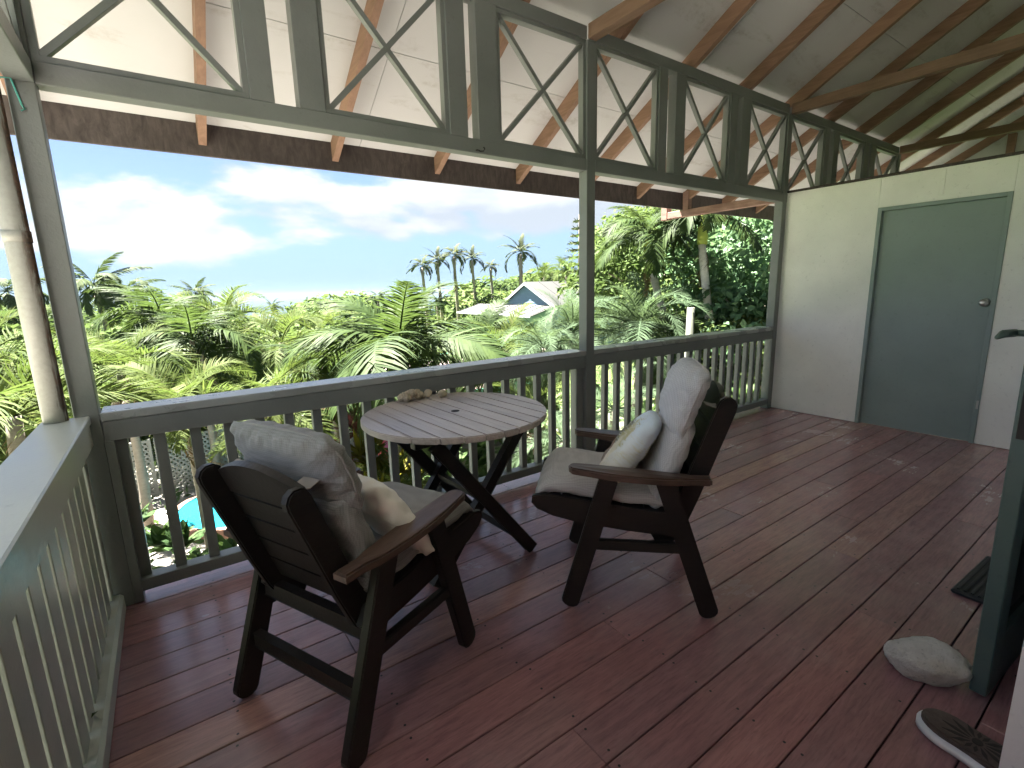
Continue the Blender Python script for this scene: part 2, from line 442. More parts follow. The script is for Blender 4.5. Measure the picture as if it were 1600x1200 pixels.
# ---- floor: hardwood boards running along the front rail
floor_o = empty('floor', kind='structure')
BW = .1505
rows = []
k = 0; y = 2.790
while y - BW > -3.4:
    rows.append((y-BW+.0022, y-.0022)); y -= BW
rng = random.Random(11)
for ri, (ya, yb) in enumerate(rows):
    x = -.46 if ya < 2.62 else -.42
    cut = x + rng.choice((.9, 1.35, 1.8, 2.25, 2.7, 3.15))
    x_end = XW + .125
    if ya < .12: x, cut, x_end = -1.2, rng.uniform(.6, 2.2), 3.4
    while x < x_end - .01:
        e = min(cut, x_end)
        if x_end - e < .35: e = x_end
        bm = B(x+.0006, e-.0006, ya, yb, -.024, 0, .0022)
        me = mesh_from(bm, 'plank'); cx = (x+e)/2
        for v in me.vertices: v.co.x -= cx; v.co.y -= (ya+yb)/2
        o = link('plank', me, M['deck'], floor_o); o.location = (cx, (ya+yb)/2, rng.uniform(-.0012, .0006))
        x = e; cut = e + rng.choice((1.35, 1.8, 2.25, 2.7, 3.6))
bm = bmesh.new()
for (ya, yb) in rows:
    if yb < .1: continue
    jx = .02
    while jx < XW:
        for yy in (ya+.024, yb-.024):
            m = Matrix.Translation((jx+rng.uniform(-.012, .012), yy+rng.uniform(-.004, .004), .0010))
            bmesh.ops.create_circle(bm, cap_ends=True, segments=7, radius=.0046, matrix=m)
        jx += .45
so = build('screw_heads', bm, M['screw'], floor_o); so['kind'] = 'stuff'
build('gap_shade_slab', B(-.45, XW-.004, .0, 2.70, -.20, -.026), M['gap_shade'], floor_o)  # dark slab painted as the shade seen between the boards

# ---- end wall with the grey-green door
DY0, DY1, DZ = .972, 1.847, 2.012
WT = 2.272
wall = empty('wall', (XW, 0, 0), label='cream end wall of the veranda around the closed grey-green door', cat='wall')
build('wall_panel', B(0, .09, DY1, YR+.04, .004, WT, .002), M['wall_paint'], wall)
build('wall_panel', B(0, .09, .10, DY0, .004, WT, .002), M['wall_paint'], wall)
build('wall_panel', B(.0012, .09, DY0+.001, DY1-.001, DZ+.001, WT-.001, .001), M['wall_paint'], wall)
build('cover_strip', B(-.006, 0, 1.395, 1.425, DZ+.045, WT-.002, .001), M['wall_paint'], wall)
build('top_trim', B(-.012, .10, .10, YR+.038, WT, WT+.022, .002), M['fascia_wood'], wall)
door = empty('door', (XW, 0, 0), label='closed grey-green flush door with a round steel knob', cat='door')
build('door_panel', B(.030, .068, DY0+.0325, DY1-.0325, .004, DZ-.033, .002), M['door_paint'], door)
fr = B(-.010, .088, DY1-.032, DY1-.0005, .003, DZ-.0005, .002)
B(-.010, .088, DY0+.0005, DY0+.032, .003, DZ-.0005, .002, fr); B(-.0095, .088, DY0+.032, DY1-.032, DZ-.032, DZ-.0008, .002, fr)
build('door_frame', fr, M['door_paint'], door)
kb = bmesh.new()
bmesh.ops.create_cone(kb, cap_ends=True, segments=20, radius1=.034, radius2=.030, depth=.010, matrix=Matrix.Translation((.024, 1.043, 1.17)) @ Matrix.Rotation(R(-90), 4, 'Y'))
rose = build('knob_rose', kb, M['metal'], door, True)
kb = bmesh.new()
tube([(.02, 1.043, 1.17), (-.012, 1.043, 1.17)], [.012, .012], 12, kb)
bmesh.ops.create_uvsphere(kb, u_segments=18, v_segments=12, radius=.028, matrix=Matrix.Translation((-.030, 1.043, 1.17)) @ Matrix.Diagonal((.75, 1, 1, 1)))
build('knob', kb, M['metal'], rose, True)
build('hinge', B(-.014, -.009, DY0+.006, DY0+.02, .30, .37, .001), M['metal'], door)

# ---- room behind the wall: flat ceiling, far gable; the house wall with the open doorway the photograph is taken from
hw = empty('house_wall', label='white painted house wall with the open doorway beside the veranda floor', cat='wall')
JX = 1.66
build('wall_panel', B(JX, 10.74, -.02, .148, .003, 3.95), M['white_jamb'], hw)
build('wall_panel', B(-1.30, -1.15, -.02, .148, .003, 3.95), M['white_jamb'], hw)
build('wall_panel', B(-1.15, JX, -.02, .147, 2.15, 3.95), M['white_jamb'], hw)
rm = empty('house_room', label='plain painted room of the house behind the open doorway', cat='room')
build('back_wall', B(-1.30, 3.5, -3.5, -3.4, .003, 2.6), M['room_paint'], rm)
build('side_wall', B(-1.30, -1.21, -3.4, -.02, .003, 2.6), M['room_paint'], rm)
build('side_wall', B(3.41, 3.5, -3.4, -.02, .003, 2.6), M['room_paint'], rm)
build('room_ceiling', B(-1.30, 3.5, -3.5, -.02, 2.6, 2.66), M['room_paint'], rm)
er = empty('end_room', label='boxed room behind the cream end wall and its door', cat='room')
build('room_ceiling', B(XW+.09, 9.9, .10, YR+.02, WT-.05, WT-.01), M['room_paint'], er)
build('outer_wall', B(XW+.092, 9.9, YR-.07, YR+.018, .0, WT-.055), M['wall_paint'], er)
build('outer_wall', B(9.9, 9.98, .10, YR+.02, -2.6, WT-.055), M['wall_paint'], er)

# ---- posts
def post(x, label, z0, z1, packer=None):
    p = empty('veranda_post', (x, YR, 0), label=label, cat='post')
    build('shaft', B(0, PW, 0, PW, z0, z1, .003), M['sage'], p)
    if packer: build('packer', B(packer[0], packer[1], .030, .030+.07, .004, .780, .003), M['sage'], p)
    return p
post(-.360, 'grey-green corner post at the left end, behind the rusty white downpipe', .004, 3.015)
post(2.567, 'grey-green middle post between the round table and the right-hand chair', .004, 3.015, (-.075, -.001))
post(XW-.088, 'grey-green end post against the cream wall', .004, 3.015)
post(8.29, 'far grey-green post above the end room', 2.29, 3.015)
post(-.360+PW-.001+.0, 'short grey-green stub post under the corner handrail', .004, .780).scale = (.40, 1, 1)

# ---- railings
def railing(x0, x1, label, start):
    r = empty('railing', (x0, YR, 0), label=label, cat='railing', )
    L = x1-x0
    build('handrail', B(0, L, 0, .168, .869, .907, .004), M['sage_cap'], r)
    build('rail_board', B(0, L, .004, .032, .780, .867, .002), M['sage'], r)
    build('bottom_rail', B(0, L, .006, .082, .050, .108, .003), M['sage'], r)
    x = start - x0
    proto = None
    while x < L - .03:
        if x > .003:
            if proto is None:
                proto = build('baluster', B(0, .045, .034, .074, .109, .868, .002), M['sage'], r); proto.location.x = x
            else:
                c = proto.copy(); col.objects.link(c); c.parent = r; c.location.x = x
        x += .1385
    return r
railing(-.277, 2.566, 'front railing of slim balusters behind the round table and left chair', -.2475)
railing(2.651, XW-.089, 'front railing of slim balusters right of the middle post', 2.66)
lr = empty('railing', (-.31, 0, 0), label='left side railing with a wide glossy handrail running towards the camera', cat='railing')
build('handrail', B(-.148, .005, .152, 2.64, .869, .907, .005), M['sage_lit'], lr)
build('rail_board', B(-.030, -.002, .152, 2.64, .780, .867, .002), M['sage_lit'], lr)
build('bottom_rail', B(-.092, .0, .152, 2.64, .003, .090, .012), M['sage_lit'], lr)
build('end_post', B(-.100, -.034, 2.58, 2.64, .092, .779, .003), M['sage_lit'], lr)
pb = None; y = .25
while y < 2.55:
    if pb is None: pb = build('baluster', B(-.082, -.036, 0, .098, .088, .868, .002), M['sage_lit'], lr); pb.location.y = y
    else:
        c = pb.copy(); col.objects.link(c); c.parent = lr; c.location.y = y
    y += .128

# ---- lattice frieze above the posts (crossed braces in frames)
LZ0, LZ1, UZ0, UZ1 = 2.185, 2.265, 3.015, 3.095
def brace_panel(f, a, b, along, fix):
    """one framed X between a and b; along = 'X' or 'Y'"""
    z0, z1 = LZ1, UZ0; mo = .026
    def bx(u0, u1, d0, d1, za, zb, bev=.001):
        return B(u0, u1, fix+d0, fix+d1, za, zb, bev) if along == 'X' else B(fix-d1, fix-d0, u0, u1, za, zb, bev)
    fr = bx(a, b, .012, .062, z0+.0005, z0+mo); 
    for args in ((a, b, .012, .062, z1-mo, z1-.0005), (a, a+mo, .0125, .0615, z0+mo, z1-mo), (b-mo, b, .0125, .0615, z0+mo, z1-mo)):
        u0, u1, d0, d1, za, zb = args
        if along == 'X': B(u0, u1, fix+d0, fix+d1, za, zb, .001, fr)
        else: B(fix-d1, fix-d0, u0, u1, za, zb, .001, fr)
    fo = build('brace_frame', fr, M['sage'], f)
    for s, (d0, d1) in ((1, (.020, .020)), (-1, (.0225, .0225))):
        A = (a+mo*.9, z0+mo*.9); C = (b-mo*.9, z1-mo*.9)
        if s < 0: A, C = (A[0], C[1]), (C[0], A[1])
        dd = fix + d0 + .016 if along == 'X' else fix - d0 - .016
        pa, pb_ = ((A[0], dd, A[1]), (C[0], dd, C[1])) if along == 'X' else ((dd, A[0], A[1]), (dd, C[0], C[1]))
        build('cross_brace', beam(pa, pb_, .034, .027, (0, 1, 0) if along == 'X' else (1, 0, 0)).copy() if False else
              beam(pa, pb_, .027, .034, (0, 1, 0) if along == 'X' else (1, 0, 0), .001), M['sage'], fo)
BAY = 2.927
def frieze(x0, x1, label, panels, mull):
    f = empty('lattice_frieze', (0, 0, 0), label=label, cat='frieze')
    build('lower_chord', B(x0, x1, YR+.001, YR+PW-.001, LZ0, LZ1, .003), M['sage'], f)
    build('upper_chord', B(x0, x1, YR+.001, YR+PW-.001, UZ0, UZ1, .003), M['sage'], f)
    for a, b in panels: brace_panel(f, a, b, 'X', YR)
    for a, b in mull: build('mullion', B(a, b, YR+.002, YR+PW-.002, LZ1, UZ0, .002), M['sage'], f)
    return f
def bay(xa, xb):
    """post faces xa..xb: panel, pair of mullions, panel, pair, panel"""
    L = xb-xa; s = L/2.84
    e = [(0, .732), (.732, .835), (.945, 1.067), (1.067, 1.765), (1.765, 1.883), (1.958, 2.105), (2.105, 2.84)]
    e = [(xa+p*s, xa+q*s) for p, q in e]
    return [e[0], e[3], e[6]], [e[1], e[2], e[4], e[5]]
p_, m_ = bay(-.276, 2.567)
frieze(-.276, 2.567, 'lattice frieze of crossed braces above the table, left of the middle post', p_, m_)
p_, m_ = bay(2.650, XW-.089)
frieze(2.651, XW-.089, 'lattice frieze of crossed braces between the middle post and the cream wall', p_, m_)
p_, m_ = bay(XW-.004, 8.29)
frieze(XW-.004, 8.289, 'far lattice frieze running on above the cream end wall', p_, m_)
lf = empty('lattice_frieze', (0, 0, 0), label='side lattice frieze at the top left corner running towards the camera', cat='frieze')
fx = -.277
build('lower_chord', B(fx-PW+.001, fx, .15, YR-.001, LZ0, LZ1, .003), M['sage'], lf)
build('upper_chord', B(fx-PW+.001, fx, .15, YR-.001, UZ0, UZ1, .003), M['sage'], lf)
brace_panel(lf, 1.93, YR-.001, 'Y', fx); brace_panel(lf, .95, 1.70, 'Y', fx)
for a, b in ((1.82, 1.93), (1.70, 1.79)): build('mullion', B(fx-PW+.002, fx-.001, a, b, LZ1, UZ0, .002), M['sage'], lf)

# ---- roof: rafters, white boards on top of them, tie beams, fascia
SL = math.tan(R(30)); RA = 3.10; RD = .13; RW = .046
def rz(y): return RA - SL*(y-YR)          # underside of the rafters
RIDGE = -.35; EAVE = 3.95; X0R, X1R = -1.15, 11.4
roof = empty('veranda_roof', label='pitched veranda roof of brown rafters under white ceiling boards', cat='roof')
rp = None
xr = .335 - .851*2
while xr < X1R:
    if xr > X0R-.01:
        if rp is None:
            bm = prism([(RIDGE, rz(RIDGE)), (EAVE, rz(EAVE)), (EAVE, rz(EAVE)+RD), (RIDGE, rz(RIDGE)+RD)], 0, RW, 'YZ')
            rp = build('rafter', bm, M['rafter_wood'], roof); rp.location.x = xr
        else:
            c = rp.copy(); col.objects.link(c); c.parent = roof; c.location.x = xr
    xr += .851
# back slope so that the roof is closed
def ceil_board(xa, xb, ya, yb, back=False):
    t = .012
    def zz(y): return (rz(y) if not back else rz(RIDGE) - SL*(RIDGE-y)) + RD + .001
    return prism([(ya, zz(ya)), (yb, zz(yb)), (yb, zz(yb)+t), (ya, zz(ya)+t)], xa, xb, 'YZ')
cuts = [RIDGE, .85, 2.05, 3.25, EAVE]
xs = [X0R + 2.553*i for i in range(6)]
for xa in xs:
    xb = min(xa+2.553, X1R)
    if xa >= X1R: break
    for ya, yb in zip(cuts[:-1], cuts[1:]):
        build('ceiling_board', ceil_board(xa+.002, xb-.002, ya+.002, yb-.002), M['ceiling_white'], roof)
build('roof_sheet', prism([(RIDGE, rz(RIDGE)+RD+.05), (EAVE+.06, rz(EAVE+.06)+RD+.05), (EAVE+.06, rz(EAVE+.06)+RD+.055), (RIDGE, rz(RIDGE)+RD+.055)], X0R-.05, X1R+.1, 'YZ'), M['roof_sheet'], roof)
build('roof_sheet', ceil_board(X0R-.05, X1R+.1, -4.0, RIDGE-.001, True), M['roof_sheet'], roof)
for xt, nm in ((2.572, 0), (5.36, 1), (8.29, 2)):
    build('tie_beam', B(xt, xt+.075, .149, YR-.001, 3.018, 3.108, .003), M['tie_wood'], roof)
build('fascia', B(X0R, X1R, EAVE+.001, EAVE+.026, 2.292, 2.52, .002), M['fascia_wood'], roof)
gm = prism([(-.3, 2.3), (EAVE-.05, 2.3), (EAVE-.05, rz(EAVE-.05)+RD), (RIDGE, rz(RIDGE)+RD)], 10.75, 10.80, 'YZ')
build('gable_board', gm, M['ceiling_white'], roof)
build('gable_post', B(10.66, 10.749, 1.99, 2.08, 2.3, rz(2.04), .003), M['rafter_wood'], roof)
bm = prism([(-3.9, 2.62), (RIDGE, 2.62), (RIDGE, rz(RIDGE)), (-3.9, 2.70)], X0R-.02, X0R+.03, 'YZ'); build('gable_board', bm, M['ceiling_white'], roof)
og = empty('outrigger_beam', (5.42, 0, 0), label='short weathered brown beam poking out under the fascia by the end wall', cat='beam')
build('beam', B(0, .09, YR+.10, 4.16, 2.205, 2.285, .004), M['outrigger_wood'], og)
build('beam_end', B(-.004, .094, 4.161, 4.25, 2.195, 2.375, .004), M['outrigger_wood'], og)
build('hanger', B(.01, .08, 3.86, 3.94, 2.286, 2.50, .003), M['outrigger_wood'], og)

# ---- downpipe in the corner, cord, hook
dpx, dpy = -.405, 2.600
dp = empty('downpipe', (dpx, dpy, 0), label='round cream downpipe with peeling rusty paint beside the left post', cat='downpipe')
bm = tube([(0, 0, .908), (0, 0, 1.5), (0, 0, 2.18)], .0395, 24); build('pipe', bm, M['pipe_paint'], dp, True)
bm = tube([(0, 0, 1.60), (0, 0, 1.64)], .0425, 24); build('collar', bm, M['pipe_paint'], dp, True)
bm = tube([(0, 0, .02), (0, 0, .868)], .0392, 20); build('pipe', bm, M['pipe_paint'], dp, True)
pts = [(-.62 + .035*i, 2.60 + .006*i, 2.205 - .012*i + .0012*i*i) for i in range(9)]
pts += [(-.325, 2.655, 2.10), (-.318, 2.652, 2.085), (-.330, 2.652, 2.078)]
tag(build('cord', tube(pts, .0035, 6), M['rope_green'], None, True), 'thin turquoise cord tied round the left corner post', 'cord')
pts = [(1.655, YR-.002, 2.20), (1.655, YR-.022, 2.197), (1.668, YR-.028, 2.190), (1.690, YR-.028, 2.193), (1.700, YR-.028, 2.206), (1.692, YR-.028, 2.216)]
tag(build('hook', tube(pts, .004, 6), M['screw'], None, True), 'small dark wire hook under the lattice frieze above the table', 'hook')

# ---- open door leaf held by the rock, and things on the floor by it
dl = empty('door_leaf', (2.050, .262, 0), rz=R(-4.4), label='open dark green glazed door leaf at the right edge beside the rock', cat='door')
dl.rotation_euler = (0, R(-1.1), R(-4.4))
LW, LH = .82, 2.03
build('stile', B(0, .095, -.022, .022, .012, LH, .003), M['leaf_paint'], dl)
build('stile', B(LW-.095, LW, -.022, .022, .012, LH, .003), M['leaf_paint'], dl)
build('bottom_rail', B(.095, LW-.095, -.021, .021, .012, .22, .003), M['leaf_paint'], dl)
build('top_rail', B(.095, LW-.095, -.021, .021, LH-.11, LH, .003), M['leaf_paint'], dl)
build('glass', B(.093, LW-.093, -.004, .004, .218, LH-.108), M['dark_glass'], dl)
hb = B(-.003, .0015, -.012, .012, .90, 1.20, .001); 
lk = build('lock_plate', hb, M['screw'], dl)
hd = bmesh.new(); tube([(.045, -.022, 1.21), (.045, -.065, 1.21)], .010, 10, hd); tube([(.045, -.062, 1.21), (-.02, -.068, 1.212), (-.075, -.066, 1.208)], [.011, .011, .006], 10, hd)
tube([(.045, .022, 1.21), (.045, .065, 1.21)], .010, 10, hd); tube([(.045, .062, 1.21), (-.02, .070, 1.212), (-.085, .066, 1.208)], [.012, .012, .006], 10, hd)
build('handle', hd, M['leaf_paint'], lk, True)
tb = B(-.030, .001, -.008, .008, 1.085, 1.115, .004); build('bolt', tb, M['screw'], dl)
def lumpy(r, seed, amp=.12, fr=1.6, sub=4, squash=(1, 1, 1), flat=None):
    bm = bmesh.new(); bmesh.ops.create_icosphere(bm, subdivisions=sub, radius=1)
    o = Vector((seed*3.1, seed*7.7, seed*1.3))
    for v in bm.verts:
        n = v.co.normalized(); k = 1 + amp*mnoise.noise(n*fr+o) + amp*.4*mnoise.noise(n*fr*3+o) + amp*.12*mnoise.noise(n*fr*9+o)
        v.co = Vector((n.x*squash[0], n.y*squash[1], n.z*squash[2]))*k*r
        if flat is not None and v.co.z < flat: v.co.z = flat + (v.co.z-flat)*.12
    return bm
rk = build('rock', lumpy(1, 3, .13, 1.5, 5, (.120, .084, .066), -.050), M['rock'], None, True)
rk.location = (2.035, .395, .0565); rk.rotation_euler = (R(6), R(-8), R(-66))
tag(rk, 'pale oval rock on the boards holding the green door leaf open', 'rock')
mat_o = empty('doormat', (2.93, .40, 0), rz=R(-3), label='black doormat on the boards behind the green door leaf', cat='doormat')
build('mat_base', B(-.24, .24, -.11, .07, .003, .022, .006), M['rubber_black'], mat_o)
for i in range(7): build('rib', B(-.225, .225, -.100+.024*i, -.088+.024*i, .0215, .028, .002), M['rubber_black'], mat_o)
# upturned shoe: white upper rim, brown patterned sole
def sole(sx, sy, n=40):
    out = []
    for i in range(n):
        a = 2*math.pi*i/n; c, s = math.cos(a), math.sin(a)
        w = 1 - .16*math.exp(-((c+.05)/.35)**2)
        out.append((sx*math.copysign(abs(c)**.85, c), sy*w*math.copysign(abs(s)**.85, s)))
    return out
sh = empty('shoe', (1.750, .205, 0), rz=R(-100), label='upturned shoe with a white rim and brown flower-patterned sole', cat='shoe')
build('shoe_rim', prism(sole(.140, .072), .004, .040, 'XY', .008), M['shoe_white'], sh, True).location = (-.006, .010, 0)
build('shoe_sole', prism(sole(.132, .063), .041, .062, 'XY', .006), M['shoe_brown'], sh)
for i in range(14):
    a = 2*math.pi*i/14; r0, r1 = .018, .044 + .040*abs(math.cos(a))
    c, s = math.cos(a), math.sin(a)*.9
    bm = bmesh.new(); pm = [(c*r0, s*r0), (c*(r0+r1)/2 - s*.006, s*(r0+r1)/2 + c*.006), (c*r1, s*r1), (c*(r0+r1)/2 + s*.006, s*(r0+r1)/2 - c*.006)]
    build('tread_petal', prism(pm, .0615, .0632, 'XY'), M['shoe_dark'], sh)
bm = bmesh.new(); bmesh.ops.create_cone(bm, cap_ends=True, segments=16, radius1=.013, radius2=.012, depth=.003, matrix=Matrix.Translation((0, 0, .0630))); build('tread_centre', bm, M['shoe_dark'], sh)

# ================================================================== FURNITURE
# ---- round folding table
TX, TY, TZ, TR = 1.154, 2.152, .775, .466
TROT = R(3.4)
tbl = empty('round_table', (TX, TY, 0), TROT, 'round slatted folding wooden table by the railing', 'table')
pitch = .0855; nsl = 11; gap = .0045
edges = [-.5*nsl*pitch + i*pitch for i in range(nsl+1)]
def arc_slat(a, b, r, z0, z1, hole=None):
    a2, b2 = max(a, -r+1e-4), min(b, r-1e-4)
    N = 10; top = []; bot = []
    for i in range(N+1):
        x = a2+(b2-a2)*i/N; h = math.sqrt(max(r*r-x*x, 0)); top.append((x, h)); bot.append((x, -h))
    return prism(top + bot[::-1], z0, z1, 'XY', .004)
for a, b in zip(edges[:-1], edges[1:]):
    if a >= TR or b <= -TR: continue
    build('slat', arc_slat(a+gap/2, b-gap/2, TR, TZ-.030, TZ), M['table_wood'], tbl)
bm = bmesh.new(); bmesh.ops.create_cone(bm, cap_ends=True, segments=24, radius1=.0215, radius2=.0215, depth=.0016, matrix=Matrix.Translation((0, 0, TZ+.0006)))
build('hole_shade', bm, M['gap_shade'], tbl)  # black disc on the slats, painted as the shade inside the umbrella hole
for yy in (-.22, .22):
    h = math.sqrt(TR**2-yy**2)-.05
    build('batten', B(-h, h, yy-.022, yy+.022, TZ-.070, TZ-.031, .003), M['chair_wood'], tbl)
def tleg(x0, y0, z0, x1, y1, z1):
    return build('leg', beam((x0, y0, z0), (x1, y1, z1), .032, .056, (0, 0, 1), .004), M['chair_wood'], tbl)
fy = .245
for s in (-1, 1):
    y = s*fy
    tleg(.285, y, .012, -.265, y-s*.0, TZ-.068); tleg(-.285, y-s*.034, .012, .265, y-s*.034, TZ-.068)
for x_, z_, yo in ((-.22, .10, .034), (.22, .10, 0)):
    build('stretcher', beam((x_, -fy+yo, z_), (x_, fy-yo, z_), .022, .045, (0, 0, 1), .003), M['chair_wood'], tbl)
build('stretcher', beam((0, -fy, .37), (0, fy, .37), .026, .026, (0, 0, 1), .003), M['chair_wood'], tbl)

# ---- garden armchair (local: x forward, y left)
HW = .272
def board2d(p0, p1, w, t0, t1, round0=True, round1=False, bev=.004):
    """flat board in the XZ plane from p0 to p1, w wide, rounded ends"""
    a, b = Vector(p0), Vector(p1); d = (b-a).normalized(); n = Vector((-d.y, d.x)); out = []
    def end(c, s, rnd):
        if not rnd: return [c+n*w/2*s, c-n*w/2*s]
        r = []
        for i in range(7):
            ang = math.pi*i/6; r.append(c + n*(w/2*math.cos(ang)*s) + d*(w*.38*math.sin(ang)*s))
        return r
    o = end(b, 1, round1) + end(a, -1, round0)
    return prism([(p.x, p.y) for p in o], t0, t1, 'XZ', bev)
def make_chair(label, bk=1.):
    c = empty('garden_chair', label=label, cat='chair')
    def kz(q): return (q[0], .40+(q[1]-.40)*bk) if q[1] > .40 else q
    for s in (-1, 1):
        yo, yi = s*(HW+.016), s*(HW-.020)
        t0, t1 = min(yo, yi), max(yo, yi)
        build('front_leg', board2d((.285, .036), (.128, .600), .076, t0, t1, True, False), M['chair_wood'], c)
        build('rear_leg', board2d((-.288, .036), (-.098, .600), .078, t0, t1, True, False), M['chair_wood'], c)
        build('side_stretcher', board2d((.205, .306), (-.200, .312), .044, t0+.003, t1-.003, False, False), M['chair_wood'], c)
        q0, q1 = sorted((s*(HW-.021), s*(HW-.050)))
        sr = [(.455, .470), (.43, .442), (.36, .412), (.24, .385), (.05, .362), (-.16, .345), (-.20, .40), (-.17, .450), (.05, .468), (.25, .495), (.40, .512), (.45, .50)]
        build('seat_rail', prism(sr, q0, q1, 'XZ', .004), M['chair_wood'], c)
        # arm: a flat shaped board, thick, swelling toward the middle
        ao = []
        N = 14
        for i in range(N+1):
            u = i/N; x = .262 - .535*u; hw = .036 + .016*math.sin(math.pi*min(1, u*1.25)) - (.010 if u > .85 else 0)
            ao.append((x, hw))
        tipf = [(.262+.030*math.sin(math.pi*j/6), .036*math.cos(math.pi*j/6)) for j in range(1, 6)]
        outl = [(x, s*(HW-.004)+h) for x, h in ao[::-1]] + [(x, s*(HW-.004)+h) for x, h in tipf] + [(x, s*(HW-.004)-h) for x, h in ao]
        bm = prism(outl, 0, .030, 'XY', .006)
        for v in bm.verts:
            u = (.262 - v.co.x)/.535
            v.co.z += .603 + .010*math.cos(u*math.pi*1.15) + (.010*max(0, .25-u)/.25)
        build('armrest', bm, M['arm_wood'], c)
        w0, w1 = sorted((s*(HW-.052), s*(HW-.082)))
        st = [(-.055, .335), (-.085, .285), (-.125, .285), (-.155, .32), (-.200, .40), (-.245, .52), (-.305, .70), (-.366, .880), (-.370, .905), (-.362, .925), (-.345, .938), (-.322, .938), (-.304, .925), (-.294, .905),
              (-.230, .72), (-.160, .52), (-.105, .42)]
        build('back_stile', prism([kz(q) for q in st], w0, w1, 'XZ', .005), M['chair_wood'], c)
    sw = HW-.0825
    d = Vector((-.205, .585)).normalized()           # up the back
    base = Vector((-.150, .43))
    for i in range(5):
        w = (.094 if i < 4 else .108)*bk
        a = base + d*(.105*i*bk)
        nrm = Vector((d.y, -d.x))
        if i < 4:
            bm = prism([tuple(a-nrm*.011), tuple(a+nrm*.011), tuple(a+d*w+nrm*.011), tuple(a+d*w-nrm*.011)], -sw, sw, 'XZ', .003)
        else:
            bm = bmesh.new(); N = 16; f = []; g = []
            for j in range(N+1):
                y = -sw+2*sw*j/N; hgt = w-.012+.045*(1-(y/sw)**2)
                f.append([bm.verts.new((q.x, y, q.y)) for q in (a+nrm*.012, a+d*hgt+nrm*.012, a+d*hgt-nrm*.012, a-nrm*.012)])
            for j in range(N):
                for k in range(4): bm.faces.new((f[j][k], f[j+1][k], f[j+1][(k+1) % 4], f[j][(k+1) % 4]))
            bm.faces.new(f[0]); bm.faces.new(f[-1][::-1]); bmesh.ops.recalc_face_normals(bm, faces=bm.faces[:])
        build('back_slat', bm, M['chair_wood'], c)
    for i in range(6):
        x = -.11 + .088*i; z = .437 + .033*max(0, x+.05)/.35*1.2
        build('seat_slat', B(x, x+.085, -HW+.052, HW-.052, z, z+.018, .003), M['chair_wood'], c)
    build('rear_rail', beam((-.173, -HW+.021, .372), (-.173, HW-.021, .372), .028, .058, (0, 0, 1), .003), M['chair_wood'], c)
    build('rear_stretcher', beam((-.235, -HW+.021, .205), (-.235, HW-.021, .205), .026, .050, (0, 0, 1), .003), M['chair_wood'], c)
    build('front_rail', beam((.185, -HW+.052, .405), (.185, HW-.052, .405), .028, .055, (0, 0, 1), .003), M['chair_wood'], c)
    return c
def padmesh(W, D, T, seed, fn, nu=44, nv=44, pucker=.5, corner=.05, pw=5, wrinkle=.006):
    """a stuffed pad: u across (y), v along; fn maps (a, b, h) -> 3-D point"""
    V = []; idx = {}; off = Vector((seed*5.3, seed*2.1, seed*9.7)); Fc = []
    def vert(i, j, side):
        edge = i in (0, nu) or j in (0, nv)
        key = (i, j, 0 if edge else side)
        if key in idx: return idx[key]
        u = -1+2*i/nu; v = -1+2*j/nv
        a = W/2*u*(1-corner*(v**4)); b = D/2*v*(1-corner*(u**4))
        e = max(0, (1-abs(u)**pw))**.5 * max(0, (1-abs(v)**pw))**.5
        ew = 1-e
        n = mnoise.noise(Vector((u*1.6, v*1.6, side*3.))+off)*.12 + mnoise.noise(Vector((u*3.4, v*3.4, side*3.))+off)*.04
        fold = pucker*ew*(1-ew)*(math.sin(u*W*95+3*mnoise.noise(Vector((u*3, v*3, 1))+off))*(abs(v)**3) + math.sin(v*D*80+3*mnoise.noise(Vector((v*3, u*3, 2))+off))*(abs(u)**3))*.22
        wr = wrinkle*(mnoise.noise(Vector((u*2.2+v*1.5, v*5-u*2, side*2.))+off) + .3*mnoise.noise(Vector((u*6, v*3+u*3, side*4.))+off)*ew)
        h = side*(T/2)*e*(1+n+fold) + wr*e + ew*.008*math.sin(u*17+v*13+seed)
        p = fn(a, b, h); idx[key] = len(V); V.append(tuple(p)); return idx[key]
    for s in (1, -1):
        for i in range(nu):
            for j in range(nv):
                f = [vert(i, j, s), vert(i+1, j, s), vert(i+1, j+1, s), vert(i, j+1, s)]
                Fc.append(f if s > 0 else f[::-1])
    return pymesh('pad', V, Fc, True)
def piping(parent, pts, r=.0042, mat='cushion'):
    return build('piping', tube(pts, r, 6, cap=False), M[mat], parent, True)
